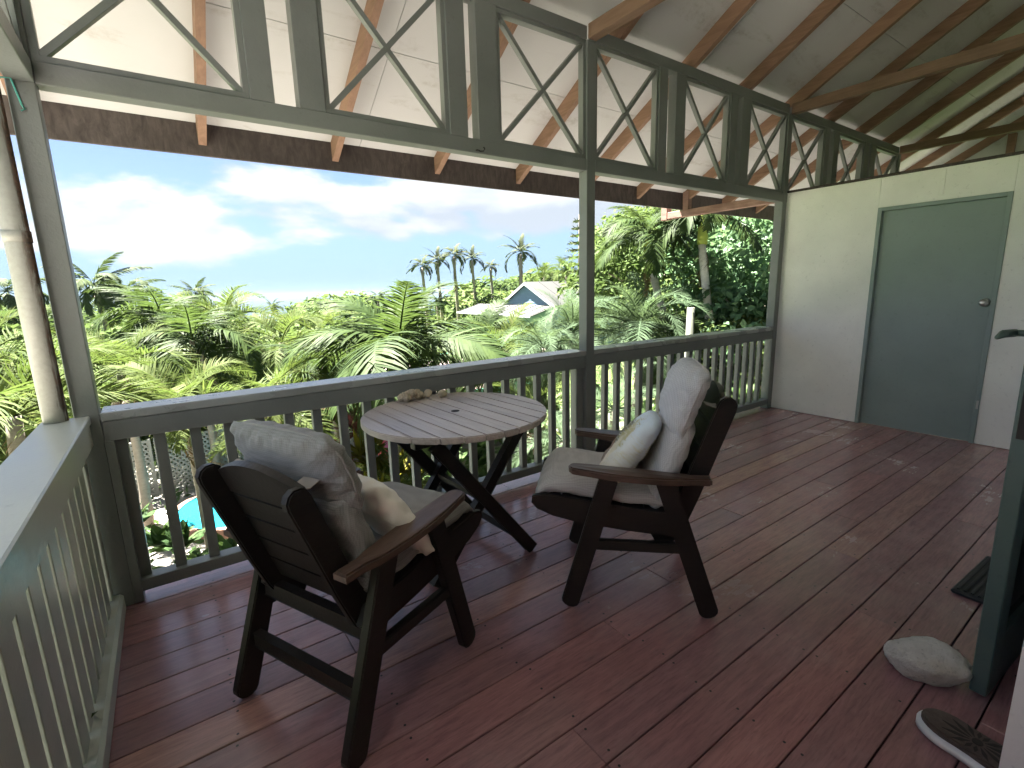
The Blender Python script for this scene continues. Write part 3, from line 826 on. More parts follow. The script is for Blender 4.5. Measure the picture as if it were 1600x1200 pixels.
def make_cushion(label, seed, mats=('cushion', 'cushion_back'), bk=1.):
    c = empty('chair_cushion', label=label, cat='cushion')
    def seat(a, b, h):
        x = .142 + b; droop = max(0, x-.34)
        z = .494 + .050*(x/.4 if x > 0 else x/.8) - 6.5*droop**2 + h*(1.0 if h > 0 else .8)
        return (x - .25*droop*0, a*(1+.06*max(0, b)), z)
    m = padmesh(.475, .62, .105, seed, seat); link('seat_pad', m, M[mats[0]], c)
    d = Vector((-.205, .585)).normalized(); nrm = Vector((d.y, -d.x)); base = Vector((-.120, .425))
    def back(a, b, h):
        q = base + d*(.205+b)*bk + nrm*(.064+h); return (q.x, a, q.y)
    link('back_pad', padmesh(.465, .42, .115, seed+1, back, pucker=.6, wrinkle=.006), M[mats[1]], c)
    def head(a, b, h):
        q = base + d*(.475+b)*bk + nrm*(.076+h*(1.0 if h > 0 else .8) + .012*math.cos(b*9)); return (q.x, a, q.y)
    hp = link('head_pad', padmesh(.49, .31, .140, seed+2, head, nu=72, nv=48, pucker=1.5, wrinkle=.004, pw=3.2, corner=.07), M[mats[1]], c)
    pts = []
    for i in range(40):
        t = i/40*2*math.pi; u = math.copysign(min(1, abs(math.cos(t))**.35), math.cos(t)); v = math.copysign(min(1, abs(math.sin(t))**.35), math.sin(t))
        a = .49/2*u*(1-.07*v**4); b = .155*v*(1-.07*u**4); pts.append(head(a, b, .001))
    piping(hp, pts+[pts[0]], mat=mats[0])
    for s in (-1, 1):
        q = base + d*.50*bk
        bm = bmesh.new(); w = .018
        loop = [q+nrm*.035, q+nrm*.0, q-nrm*.030+d*.014, q-nrm*.036-d*.012, q-nrm*.024-d*.030]
        vs_ = []
        for p in loop: vs_.append((bm.verts.new((p.x, s*.165-w, p.y)), bm.verts.new((p.x, s*.165+w+.03, p.y))))
        for i in range(len(vs_)-1): bm.faces.new((vs_[i][0], vs_[i][1], vs_[i+1][1], vs_[i+1][0]))
        so_ = build('strap', bm, M['strap_cloth'], c); md = so_.modifiers.new('s', 'SOLIDIFY'); md.thickness = .003
    return c
def place(o, x, y, rz): o.location = (x, y, 0); o.rotation_euler = (0, 0, rz)
C1 = (.438, 1.634, R(24.4)); C2 = (1.690, 1.428, R(134.7))
c1 = make_chair('dark wooden garden armchair in the left foreground, seen from behind', .90); place(c1, *C1)
c2 = make_chair('dark wooden garden armchair facing left by the middle post'); place(c2, *C2)
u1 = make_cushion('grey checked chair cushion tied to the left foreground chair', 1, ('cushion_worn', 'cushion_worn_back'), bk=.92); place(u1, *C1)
u2 = make_cushion('grey chair cushion with puffed headrest on the right-hand chair', 5); place(u2, *C2)
def throw_pillow(label, mat, size, T, seed, Mw, pucker=.35):
    m = padmesh(size, size, T, seed, lambda a, b, h: (a, b, h), pucker=pucker, corner=.10, pw=3, wrinkle=.012)
    o = link('throw_pillow', m, M[mat]); o.matrix_world = Mw
    return tag(o, label, 'pillow')
def chair_mw(C): return Matrix.Translation((C[0], C[1], 0)) @ Matrix.Rotation(C[2], 4, 'Z')
# local frame of a pillow: x across, y up the pillow, z its face
def lean(C, x, y, z, recline, yaw=0, roll=0):
    m = chair_mw(C) @ Matrix.Translation((x, y, z)) @ Matrix.Rotation(R(yaw), 4, 'Z')
    base = Matrix(((0, -math.sin(R(recline)), math.cos(R(recline)), 0), (1, 0, 0, 0), (0, math.cos(R(recline)), math.sin(R(recline)), 0), (0, 0, 0, 1)))
    return m @ base @ Matrix.Rotation(R(roll), 4, 'Z')
throw_pillow('white throw pillow with a palm print and tan edge stripe on the right-hand chair', 'pillow_print', .43, .13, 9, lean(C2, .035, -.02, .630, 36, -10, 10))
throw_pillow('plain rumpled off-white throw pillow on the left foreground chair', 'white_cloth', .37, .12, 12, lean(C1, .085, -.075, .610, 33, -14, -8), .6)

# ---- shells and coral on the table
def on_table(name, bm, mat, x, y, label, cat, rz=0, z=0):
    o = build(name, bm, M[mat], None, True); o.location = (x, y, TZ+z); o.rotation_euler = (0, 0, rz); return tag(o, label, cat)
cr = empty('coral_piece', (1.098, 2.535, TZ), R(10), 'knobbly cream coral cluster at the far edge of the round table', 'coral')
rg = random.Random(5)
for i in range(13):
    t = i/12
    bm = lumpy(rg.uniform(.017, .026), i+20, .35, 2.2, 3)
    o = build('coral_knob', bm, M['coral'], cr, True); o.location = (-.075+.13*t+rg.uniform(-.008, .008), rg.uniform(-.018, .018), .014+.020*math.sin(t*math.pi)+rg.uniform(0, .012))
on_table('pebble', lumpy(.024, 41, .1, 1.2, 3, (1, .9, .95)), 'pebble', 1.182, 2.525, 'small round tan stone leaning on the coral cluster', 'stone', 0, .030)
on_table('pebble', lumpy(.027, 44, .1, 1.2, 3, (1.25, .9, .85)), 'pebble', 1.258, 2.492, 'smooth tan stone lying apart, right of the coral', 'stone', .4, .022)

# ================================================================== OUTSIDE
def az_of(px, py=455):
    d = rt2*((px-800)/F_PX) + dn2*((py-600)/F_PX) + fw
    return d
def at(px, py, dist):
    """world point seen at (px, py) of the 1600x1200 photograph, dist metres away over the ground"""
    d = az_of(px, py); h = math.hypot(d.x, d.y); k = dist/h
    return Vector((d.x*k, d.y*k, CAM_H + d.z*k))
def sm(a, b, x):
    t = min(1, max(0, (x-a)/(b-a))); return t*t*(3-2*t)
def gz(x, y):
    d = math.hypot(x, y); az = math.degrees(math.atan2(x, y))
    r = sm(22, 46, az) if az > -60 else 1.0
    z = -2.6 - (1-r)*.095*max(0, d-16) + r*.018*min(90, max(0, d-25))
    z += .18*mnoise.noise(Vector((x*.12, y*.12, 0)))*min(1, d/10) - 0.18*min(1, d/10)
    if d > 330: z -= (d-330)*.06*(1 if r < .5 else .25)
    return max(z, -52)
# ---- ground
def ground_mat():
    t = NT('garden_ground'); w = t.wcoord(); n = t.noise(w, .6, 6, .6); f = t.noise(w, 9, 5, .7)
    c = t.ramp(n, [(.25, (.16, .14, .115)), (.45, (.27, .25, .235)), (.7, (.33, .31, .30))])
    g = t.new('ShaderNodeVectorMath', operation='LENGTH'); t.l.new(w, g.inputs[0])
    c = t.mix(t.rng(g.outputs['Value'], 12, 18), c, (.075, .11, .035))
    c = t.mix(t.rng(f, .55, .75, 0, .4), c, (.14, .11, .07))
    M['garden_ground'] = t.bsdf(c, .95, t.bump(f, .4, .05), .1)
ground_mat()
rr = [0, 2, 4, 6, 8, 10, 12, 14, 17, 20, 24, 28, 34, 40, 50, 62, 76, 95, 120, 150, 190, 240, 300, 370, 450, 560, 700]
NA = 120; V = [(0, 0, -2.6)]; Fc = []
for r_ in rr[1:]:
    for k in range(NA):
        a = 2*math.pi*k/NA; x, y = r_*math.sin(a), r_*math.cos(a); V.append((x, y, gz(x, y)))
for k in range(NA): Fc.append((0, 1+(k+1) % NA, 1+k))
for i in range(len(rr)-2):
    for k in range(NA):
        a = 1+i*NA+k; b = 1+i*NA+(k+1) % NA; Fc.append((a, b, b+NA, a+NA))
tag(link('ground', pymesh('ground', V, Fc, True), M['garden_ground']), kind='structure')
# ---- sea with pale lagoon and a line of surf on the reef
def sea_mat():
    t = NT('sea_water'); g = t.new('ShaderNodeVectorMath', operation='LENGTH'); t.l.new(t.wcoord(), g.inputs[0])
    c = t.ramp(t.rng(g.outputs['Value'], 400, 3200), [(0., (.016, .034, .038)), (.28, (.020, .040, .045)), (.36, (.011, .0185, .027)), (1., (.012, .019, .027))])
    n = t.noise(t.wcoord((.02, .05, .05)), 1., 5)
    M['sea_water'] = t.bsdf(c, .8, t.bump(n, .5, 3.), .03)
sea_mat()
bm = bmesh.new(); bmesh.ops.create_circle(bm, cap_ends=True, segments=128, radius=45000, matrix=Matrix.Translation((0, 0, -44)))
tag(build('sea', bm, M['sea_water']), kind='structure')
simple('surf_foam', (.045, .047, .048), .8)
V = []; Fc = []; rg = random.Random(3)
for k in range(90):
    a = R(-25+.75*k); w = rg.uniform(10, 38) if rg.random() < .85 else 2; r0 = 1290+30*math.sin(k*.4)
    V += [(r0*math.sin(a), r0*math.cos(a), -43.7), ((r0+w)*math.sin(a), (r0+w)*math.cos(a), -43.2)]
for k in range(89): Fc.append((2*k, 2*k+1, 2*k+3, 2*k+2))
tag(link('surf_line', pymesh('surf', V, Fc), M['surf_foam']), 'thin white line of surf breaking on the reef', 'surf', kind='stuff')

# ---- leaf makers (numpy point lists)
def frond_mesh(name, L, npair, leaf, wid, bend, rg, vee=20, droop=.5, fwd0=62, fwd1=28, start=.12, width_prof=.7, segs=3, rach=.018, ragged=.12, curl=0):
    """one feather leaf from the origin along +x, arching down"""
    V = []; Fc = []
    n = 14; P = [Vector((0, 0, 0))]; T = []; th = 0
    for i in range(n):
        t = (i+.5)/n; th = -bend*(t**1.4); P.append(P[-1]+Vector((math.cos(th), curl*t*.3, math.sin(th))).normalized()*(L/n))
    def pos(t):
        k = min(n-1e-6, max(0, t*n)); i = int(k); return P[i].lerp(P[i+1], k-i), (P[i+1]-P[i]).normalized()
    # rachis
    for i, p in enumerate(P):
        r = rach*(1-.85*i/n); V += [p+Vector((0, r, 0)), p+Vector((0, -r, 0)), p+Vector((0, 0, -r*1.3))]
    for i in range(n):
        a = 3*i; b = a+3
        Fc += [(a, a+1, b+1, b), (a+1, a+2, b+2, b+1), (a+2, a, b, b+2)]
    for k in range(npair):
        t = start+(1-start)*(k+.5)/npair
        for s in (-1, 1):
            p, tg = pos(min(.995, t+rg.uniform(-.004, .004)))
            fa = R(fwd0+(fwd1-fwd0)*t+rg.uniform(-7, 7)); ve = R(vee*(1-.5*t)+rg.uniform(-9, 9))
            side = Vector((0, s, 0)); up = side.cross(tg)*(-s)
            up = Vector((-tg.z, 0, tg.x)) if True else up
            d = (tg*math.cos(fa)+(side*math.cos(ve)+up*math.sin(ve))*math.sin(fa)).normalized()
            ln = leaf*(math.sin(math.pi*min(1, (t*.86+.14))**width_prof)**.6*.85+.15)*(1+rg.uniform(-ragged, ragged))
            wv = (tg*math.sin(fa)-side*math.cos(fa)*1).normalized()*wid*.5*(1+rg.uniform(-.2, .2))
            b0 = len(V); q = p.copy(); dd = d.copy(); st = ln/segs
            dr = droop*(1+rg.uniform(-.5, .5))
            for j in range(segs+1):
                f = j/segs; ww = wv*(.55+1.0*f if f < .4 else (1-f)/.6*.95+.02)
                V += [q+ww, q-ww]
                dd = (dd+Vector((0, 0, -dr/segs*(.4+f)))).normalized(); q = q+dd*st
            for j in range(segs): Fc.append((b0+2*j, b0+2*j+1, b0+2*j+3, b0+2*j+2))
    return pymesh(name, V, Fc)
def fan_from(me_list, specs, name):
    """join several leaf meshes (mesh, matrix) into one crown mesh"""
    V = []; Fc = []
    for me, m in specs:
        o = len(V); V += [m @ v.co for v in me.vertices]; Fc += [tuple(o+i for i in p.vertices) for p in me.polygons]
    return pymesh(name, V, Fc)
rgf = random.Random(21)
FR = {
 'broad': [frond_mesh('frond', 1.9, 62, .66, .042, b, rgf, 10, 1.3, 74, 40, .10, segs=4, ragged=.14, rach=.022, curl=c) for b, c in ((1.5, .3), (1.9, -.4), (2.4, .4), (1.1, 0))],
 'areca': [frond_mesh('frond', 1.8, 58, .52, .026, b, rgf, 34, .75, 66, 36, .16, ragged=.12, curl=c) for b, c in ((1.2, .3), (1.7, -.4), (2.2, .3))],
 'date': [frond_mesh('frond', 1.5, 62, .32, .013, b, rgf, 20, .5, 64, 36, .12, ragged=.12, segs=2) for b in (1.1, 1.6, 2.2)],
 'coco': [frond_mesh('frond', 3.6, 44, .95, .115, b, rgf, -15, 1.0, 60, 30, .14, ragged=.15, rach=.035, segs=2, curl=c) for b, c in ((.9, .8), (1.4, 1.2), (1.9, .9))],
 'royal': [frond_mesh('frond', 3.0, 40, .80, .12, b, rgf, 25, .7, 60, 30, .14, ragged=.25, rach=.04, segs=2, curl=.9) for b in (.8, 1.3, 1.8)],
 'dead': [frond_mesh('frond', 1.7, 22, .40, .022, 1.5, rgf, -40, 1.4, 50, 20, .12, ragged=.3)],
}
def frond_mats(n, rg, lo=-15, hi=75, scale=(.85, 1.1), wind=None, az_jit=14):
    """golden-angle whorl: young leaves stand, old ones hang"""
    out = []
    for i in range(n):
        f = i/(n-1 if n > 1 else 1); az = i*137.5+rg.uniform(-az_jit, az_jit)
        el = hi+(lo-hi)*f**.8+rg.uniform(-8, 8)
        s = rg.uniform(*scale)*(.8+.2*min(1, f*3))
        if wind is not None:
            # leaves blown to one side
            dv = (az-wind+180) % 360-180; az = wind+dv*(.72)
        out.append(Matrix.Rotation(R(az), 4, 'Z') @ Matrix.Rotation(R(-el), 4, 'Y') @ Matrix.Rotation(R(rg.uniform(-25, 25)), 4, 'X') @ Matrix.Scale(s, 4))
    return out
def trunk_mesh(base, top, r0, r1, rg, rings=10, bow=.25, n=9):
    base, top = Vector(base), Vector(top); b = Vector((rg.uniform(-1, 1), rg.uniform(-1, 1), 0))*bow
    pts = []; rad = []
    for i in range(rings+1):
        t = i/rings; pts.append(base.lerp(top, t)+b*math.sin(math.pi*t)); rad.append((r0+(r1-r0)*t)*(1.04 if i % 2 else .97))
    return tube(pts, rad, n)
def palm(crown, kind, mat, nfr, label, name='palm_tree', trunk_r=.06, lo=-15, hi=75, scale=1., group=None, base=None, stems=1, wind=None, seed=0, shaft=0, dead=2):
    """a palm near enough to tell its leaves apart: trunk(s) and every frond its own part"""
    rg = random.Random(seed*77+5); c = Vector(crown)
    if base is None: base = Vector((c.x+rg.uniform(-.3, .3), c.y+rg.uniform(-.3, .3), 0)); base.z = gz(base.x, base.y)-.1
    o = empty(name, tuple(base), label=label, cat='palm', group=group); base = Vector(base)
    top = c-base
    build('trunk', trunk_mesh((0, 0, 0), top-Vector((0, 0, shaft)), trunk_r*1.2, trunk_r, rg), M['pale_trunk' if shaft else 'trunk_wood'], o, True)
    if shaft:
        d = Vector((rg.uniform(-.05, .05), 0, 0))
        build('crownshaft', tube([top-Vector((0, 0, shaft)), top-Vector((0, 0, shaft*.75))+d*.2, top-Vector((0, 0, shaft*.3)), top+Vector((0, 0, .05))], [trunk_r*1.25, trunk_r*1.35, trunk_r*1.05, trunk_r*.7], 12), M['crownshaft'], o, True)
    for m in frond_mats(nfr, rg, lo, hi, (.85*scale, 1.12*scale), wind):
        f = link('frond', FR[kind][rg.randrange(len(FR[kind]))], None, o); f.matrix_local = Matrix.Translation(top) @ m
    for i in range(dead):
        f = bpy.data.objects.new('dead_frond', DEADME); col.objects.link(f); f.parent = o
        f.matrix_local = Matrix.Translation(top-Vector((0, 0, shaft))) @ Matrix.Rotation(R(rg.uniform(0, 360)), 4, 'Z') @ Matrix.Rotation(R(rg.uniform(55, 75)), 4, 'Y') @ Matrix.Scale(.55, 4)
    return o
DEADME = FR['dead'][0]; DEADME.materials.append(M['leaf_dead'])
def setm(kind, mat):
    for me in FR[kind]: me.materials.clear(); me.materials.append(M[mat])
setm('broad', 'leaf_broadpalm'); setm('areca', 'leaf_yellowpalm'); setm('date', 'leaf_datepalm'); setm('coco', 'leaf_coconut'); setm('royal', 'leaf_royal')

# ---- broadleaf crowns
def crown_mesh(name, rx, rz_, nleaf, size, seed, clumps=26, elong=1.9, flat=.5):
    rg = np.random.default_rng(seed)
    th = rg.uniform(0, 2*math.pi, clumps); cz = rg.uniform(-.75, 1., clumps); rad = rg.uniform(.45, 1., clumps)**.6
    s = np.sqrt(np.clip(1-cz**2, 0, 1))
    cc = np.stack([np.cos(th)*s*rad*rx*.80, np.sin(th)*s*rad*rx*.80, cz*rad*rz_*.80], 1)
    cr = rg.uniform(.22, .40, clumps)*min(rx, rz_*1.3)
    ci = rg.integers(0, clumps, nleaf)
    d = rg.normal(size=(nleaf, 3)); d /= np.linalg.norm(d, axis=1)[:, None]
    rr_ = rg.uniform(.35, 1., nleaf)**.5
    p = cc[ci]+d*(cr[ci]*rr_)[:, None]*np.array([1.25, 1.25, .75])
    nrm = d*.7+rg.normal(size=(nleaf, 3))*.55+np.array([0, 0, flat]); nrm /= np.linalg.norm(nrm, axis=1)[:, None]
    a = np.cross(nrm, rg.normal(size=(nleaf, 3))); a /= np.linalg.norm(a, axis=1)[:, None]; b = np.cross(nrm, a)
    L = size*rg.uniform(.7, 1.35, nleaf)[:, None]; W = L/elong
    V = np.empty((nleaf, 4, 3)); V[:, 0] = p-a*L*.5; V[:, 1] = p+b*W*.5+nrm*L*.06; V[:, 2] = p+a*L*.5-nrm*L*.10; V[:, 3] = p-b*W*.5+nrm*L*.06
    me = bpy.data.meshes.new(name); me.from_pydata(V.reshape(-1, 3).tolist(), [], np.arange(nleaf*4).reshape(-1, 4).tolist()); me.update()
    return me, cc
def limb_mesh(h, cc, r, rg, base_spread=.0, nl=7):
    bm = bmesh.new(); top = Vector((0, 0, 0))
    tube([(0, 0, -h), (r*.6, 0, -h*.55), (0, r*.4, -h*.12), (0, 0, .1)], [r*1.25, r, r*.8, r*.45], 8, bm)
    for c in cc[:nl]:
        c = Vector(c); st = Vector((0, 0, -h*.12-rg.uniform(0, .25)*h*.4)); md = st.lerp(c, .5)+Vector((0, 0, -.1*abs(c.x)))
        tube([st, md, c], [r*.5, r*.33, r*.12], 5, bm, False)
    return mesh_from(bm, 'trunk', True)
CR = {}
for nm, args in {'light0': (2.2, 1.9, 7000, .165, 1), 'light1': (2.6, 2.0, 7600, .165, 2), 'mid0': (2.3, 1.8, 6500, .18, 3), 'mid1': (2.0, 2.2, 6500, .17, 4),
                 'far0': (2.4, 1.9, 1500, .40, 5), 'far1': (2.7, 1.7, 1500, .42, 6), 'far2': (2.1, 2.1, 1500, .38, 7)}.items():
    CR[nm] = crown_mesh('crown', *args)
for nm, mt in (('light0', 'leaf_light'), ('light1', 'leaf_light'), ('mid0', 'leaf_mid'), ('mid1', 'leaf_mid'), ('far0', 'leaf_mid'), ('far1', 'leaf_light'), ('far2', 'leaf_mid')):
    CR[nm][0].materials.append(M[mt])
TRK = {nm: limb_mesh(3.2, CR[nm][1], .13, random.Random(4)) for nm in CR}
for me in TRK.values(): me.materials.append(M['trunk_wood'])
def tree(top, key, label, s=1., group=None, name='leafy_tree', cat='tree', sx=1., seed=0):
    """top = world position of the crown's highest point"""
    rg = random.Random(seed+3); t = Vector(top); g = gz(t.x, t.y)
    rzv = {'light0': 1.9, 'light1': 2., 'mid0': 1.8, 'mid1': 2.2, 'far0': 1.9, 'far1': 1.7, 'far2': 2.1}[key]*s
    cz = t.z-rzv*1.0
    o = empty(name, (t.x, t.y, g), rg.uniform(0, 6.28), label, cat, group)
    k = link('crown', CR[key][0], None, o); k.location = (0, 0, cz-g); k.scale = (s*sx, s*sx, s)
    tr = link('trunk', TRK[key], None, o); tr.location = (0, 0, cz-g); hs = max(.3, (cz-g+.2)/3.2); tr.scale = (s*sx, s*sx, hs)
    return o
# ---- far palms: one crown mesh each kind
def far_crown(kind, n, seed, lo, hi, wind, sc_=1.):
    rg = random.Random(seed); sp_ = [(FR[kind][rg.randrange(len(FR[kind]))], m) for m in frond_mats(n, rg, lo, hi, (.8*sc_, 1.1*sc_), wind)]
    me = fan_from(None, sp_, 'crown'); return me
FC = {}
for i, (kd, n, lo, hi, wd, mt) in enumerate((('coco', 16, -35, 75, -60, 'leaf_coconut'), ('coco', 15, -40, 70, -60, 'leaf_coconut'), ('royal', 12, -25, 70, 40, 'leaf_royal'), ('royal', 12, -20, 75, 60, 'leaf_royal'),
                                       ('areca', 14, -10, 80, None, 'leaf_yellowpalm'), ('broad', 13, -10, 75, None, 'leaf_broadpalm'))):
    FC[f'{kd}{i}'] = far_crown(kd, n, 50+i, lo, hi, wd); FC[f'{kd}{i}'].materials.append(M[mt])
def far_palm(crown, key, label, s=1., group=None, tr=.13, seed=0, base_off=(0, 0), name='palm_tree', shag=0, shaft=False):
    rg = random.Random(seed+9); c = Vector(crown); b = Vector((c.x+base_off[0], c.y+base_off[1], 0)); b.z = gz(b.x, b.y)
    o = empty(name, tuple(b), 0, label, 'palm', group)
    k = link('crown', FC[key], None, o); k.location = c-b; k.scale = (s, s, s); k.rotation_euler = (0, 0, rg.uniform(-.5, .5) if 'coco' in key or 'royal' in key else rg.uniform(0, 6.28))
    build('trunk', trunk_mesh((0, 0, 0), c-b-Vector((0, 0, .25)), tr*1.25, tr*.7, rg, 8, .25, 7), M['trunk_wood'], o, True)
    if shag:
        for i in range(3):
            f = bpy.data.objects.new('dead_frond', DEADME); col.objects.link(f); f.parent = o
            f.matrix_local = Matrix.Translation((c-b)-Vector((0, 0, 1.0+.5*i))) @ Matrix.Rotation(R(i*130+seed*40), 4, 'Z') @ Matrix.Rotation(R(60), 4, 'Y') @ Matrix.Scale(.9, 4)
    return o

# ---- garden palms beyond the railing (nearest first)
palm(at(622, 548, 7.6), 'broad', None, 18, 'large broad-leaved palm right behind the front railing above the round table', seed=1, lo=-15, hi=78, scale=1.1, trunk_r=.08)
palm(at(725, 560, 9.6), 'broad', None, 12, 'drooping broad-leaved palm just right of the large one above the table', seed=2, lo=-30, hi=60, scale=.80, trunk_r=.07)
palm(at(500, 575, 9.6), 'broad', None, 12, 'broad-leaved palm left of the large one, low behind the railing', seed=3, lo=-30, hi=60, scale=.80, trunk_r=.07)
palm(at(415, 620, 7.2), 'areca', None, 11, 'bright yellow-green palm with arching fronds behind the left chair', seed=4, lo=-5, hi=60, scale=.82, trunk_r=.028)
palm(at(285, 630, 6.8), 'areca', None, 11, 'bright feathery palm arching over the railing right of the corner post', seed=5, lo=-5, hi=62, scale=.80, trunk_r=.028)
palm(at(190, 585, 9.5), 'areca', None, 14, 'upright light green palm close to the corner post', seed=6, lo=0, hi=80, scale=.85, trunk_r=.06)
palm(at(20, 650, 6.2), 'areca', None, 13, 'yellow-green palm at the far left edge behind the downpipe', seed=7, lo=-15, hi=70, scale=.85, trunk_r=.06)
palm(at(-40, 580, 8.5), 'areca', None, 12, 'pale palm at the left edge rising above the side handrail', seed=8, lo=-15, hi=70, scale=.9, trunk_r=.06)
palm(at(300, 530, 13.), 'broad', None, 14, 'dark broad-leaved palm in the shade behind the arching palms', seed=9, lo=-20, hi=75, scale=1.1, trunk_r=.08)
palm(at(255, 505, 15.), 'broad', None, 13, 'tall leafy palm left of the gap to the sea', seed=10, lo=-20, hi=75, scale=1.1, trunk_r=.08)
palm(at(350, 500, 17.), 'areca', None, 13, 'feathery palm with a brownish heart beside the gap to the sea', seed=11, lo=-10, hi=75, scale=1.25, trunk_r=.08)
palm(at(440, 535, 13.), 'areca', None, 13, 'pale palm in the middle of the garden below the sea gap', seed=12, lo=-20, hi=75, scale=1.05, trunk_r=.08)
palm(at(500, 525, 15.), 'areca', None, 13, 'grey-green palm between the sea gap and the large palm', seed=13, lo=-20, hi=75, scale=1.1, trunk_r=.08)
palm(at(790, 545, 10.5), 'areca', None, 14, 'bright bushy palm below the grey skirt roof', seed=14, lo=-15, hi=78, scale=.85, trunk_r=.06)
palm(at(760, 520, 13.5), 'broad', None, 13, 'leafy palm with curling tips in front of the blue house', seed=15, lo=-25, hi=70, scale=.9, trunk_r=.06)
palm(at(850, 545, 8.6), 'date', None, 36, 'silvery fine-leaved date palm left of the middle post', seed=16, lo=-30, hi=78, scale=.85, trunk_r=.08)
palm(at(893, 520, 9.6), 'date', None, 34, 'fine-leaved date palm half hidden by the middle post', seed=17, lo=-20, hi=82, scale=.95, trunk_r=.08)
palm(at(1000, 512, 10.2), 'date', None, 46, 'big feathery date palm right of the middle post', seed=18, lo=-25, hi=84, scale=1.25, trunk_r=.1)
palm(at(880, 690, 5.9), 'date', None, 20, 'low date palm seen through the balusters beside the middle post', seed=19, lo=-30, hi=60, scale=.75, trunk_r=.06)
palm(at(960, 640, 6.6), 'date', None, 20, 'low fine-leaved palm seen through the balusters behind the right chair', seed=20, lo=-25, hi=70, scale=.8, trunk_r=.06)
palm(at(830, 640, 8.), 'areca', None, 12, 'green palm seen through the balusters right of the table', seed=31, lo=-20, hi=75, scale=.8, trunk_r=.05)
for i, (px, py, ds) in enumerate(((430, 680, 7.6), (610, 760, 6.8))):
    palm(at(px, py, ds), 'areca', None, 9, ['golden palm seen through the balusters above the left chair', 'small palm seen through the balusters under the round table'][i], seed=22+i, lo=-10, hi=70, scale=.55, trunk_r=.04)
# two tall palms with green crownshafts at the right
def tall_palm(cpx, cpy, bpx, bpy_, dist, label, seed, shaft):
    c = at(cpx, cpy, dist); b = at(bpx, bpy_, dist); d = (c-b).normalized()
    t = (b.z-gz(b.x, b.y))/max(.2, d.z); b2 = b-d*t*.85; b2.z = gz(b2.x, b2.y)-.1
    return palm(c, 'broad', None, 12, label, seed=seed, lo=-10, hi=72, scale=.82, trunk_r=.078, base=b2, shaft=shaft, dead=3, wind=200)
tall_palm(1014, 366, 1064, 520, 11.5, 'tall leaning palm with a lime crownshaft just right of the middle post', 25, .52)
tall_palm(1099, 338, 1131, 515, 11.0, 'tall pale-trunked palm with a lime crownshaft below the outrigger beam', 26, .55)

# ---- trees closing the garden on the right
for i, (px, py, ds, key, s, lb) in enumerate((
    (1018, 290, 20., 'light0', 1.2, 'yellow-green tree behind the crown of the leaning palm'),
    (1045, 300, 16., 'light1', 1.25, 'large yellow-green tree between the two tall palms'),
    (1075, 395, 13.5, 'light0', .8, 'rounded yellow-green tree low between the tall palm trunks'),
    (1130, 285, 17., 'light0', 1.35, 'yellow-green tree filling the gap right of the outrigger beam'),
    (985, 400, 17.5, 'light1', .8, 'small pale tree behind the date palm'),
    (1150, 470, 12., 'mid0', .75, 'shady green tree behind the pale tall trunk'),
    (1195, 455, 11., 'light0', .65, 'sunlit shrub-like tree at the foot of the end post'),
    (1090, 480, 11., 'mid1', .6, 'dark shrubby tree behind the pale cut stump'))):
    tree(at(px, py, ds), key, lb, s, seed=i)
gl, gcc = crown_mesh('crown', 2.2, 2.3, 8500, .175, 31, 34, 1.6, .25); gl.materials.append(M['leaf_glossy'])
gtr = limb_mesh(3.2, gcc, .14, random.Random(6)); gtr.materials.append(M['trunk_wood'])
CR['gloss'] = (gl, gcc); TRK['gloss'] = gtr
def gloss_tree(top, s, label, seed):
    t = Vector(top); g = gz(t.x, t.y); cz = t.z-2.3*s
    o = empty('glossy_tree', (t.x, t.y, g), seed, label, 'tree')
    k = link('crown', gl, None, o); k.location = (0, 0, cz-g); k.scale = (s, s, s)
    tr = link('trunk', gtr, None, o); tr.location = (0, 0, cz-g); tr.scale = (s, s, max(.3, (cz-g+.2)/3.2))
gloss_tree(at(1180, 285, 13.), 1.1, 'dark glossy-leaved tree beside the end post', 1.)
gloss_tree(at(1255, 330, 12.), 1.0, 'dark glossy-leaved tree mostly hidden behind the end wall', 2.4)
gloss_tree(at(1150, 390, 14.5), .8, 'dark tree in the shade behind the pale palm trunk', 4.)
stp = empty('cut_stump', tuple(at(1077, 520, 8.5).xy)+(gz(*at(1077, 520, 8.5).xy),), label='pale upright cut palm stump between the two tall trunks', cat='stump')
zt = at(1080, 482, 8.5).z-stp.location.z
build('trunk', tube([(0, 0, -.1), (-.02, 0, zt*.5), (.02, 0, zt)], [.075, .068, .062], 10), M['grey_post'], stp, True)
build('cut_face', tube([(.02, 0, zt-.002), (.02, 0, zt+.012)], [.060, .056], 10), M['coral'], stp)

# ---- royal palms on the slope, coconut palms at the left, the norfolk-like pine
for i, (px, py, s, lb) in enumerate((
    (659, 414, .58, 'leftmost of the row of tall slender palms against the sky'), (683, 405, .62, 'second from the left in the row of tall slender palms'),
    (709, 397, .66, 'third from the left in the row of tall slender palms'), (737, 403, .66, 'fourth from the left in the row of tall slender palms'),
    (766, 416, .42, 'short fifth palm at the right end of the skyline row'))):
    far_palm(at(px, py, 46+i), ['royal2', 'royal3'][i % 2], lb, s, seed=i, tr=.16, shag=1 if i < 3 else 0, base_off=(.5, 0))
far_palm(at(683, 470, 46), 'coco0', 'small wind-blown palm under the row of tall slender palms', .40, seed=8)
far_palm(at(813, 392, 38), 'royal3', 'single tall palm standing above the blue house roof', .68, seed=7, tr=.17, shag=1)
far_palm(at(590, 462, 60), 'coco1', 'lone wind-blown coconut palm right of the round-topped trees', .55, seed=9)
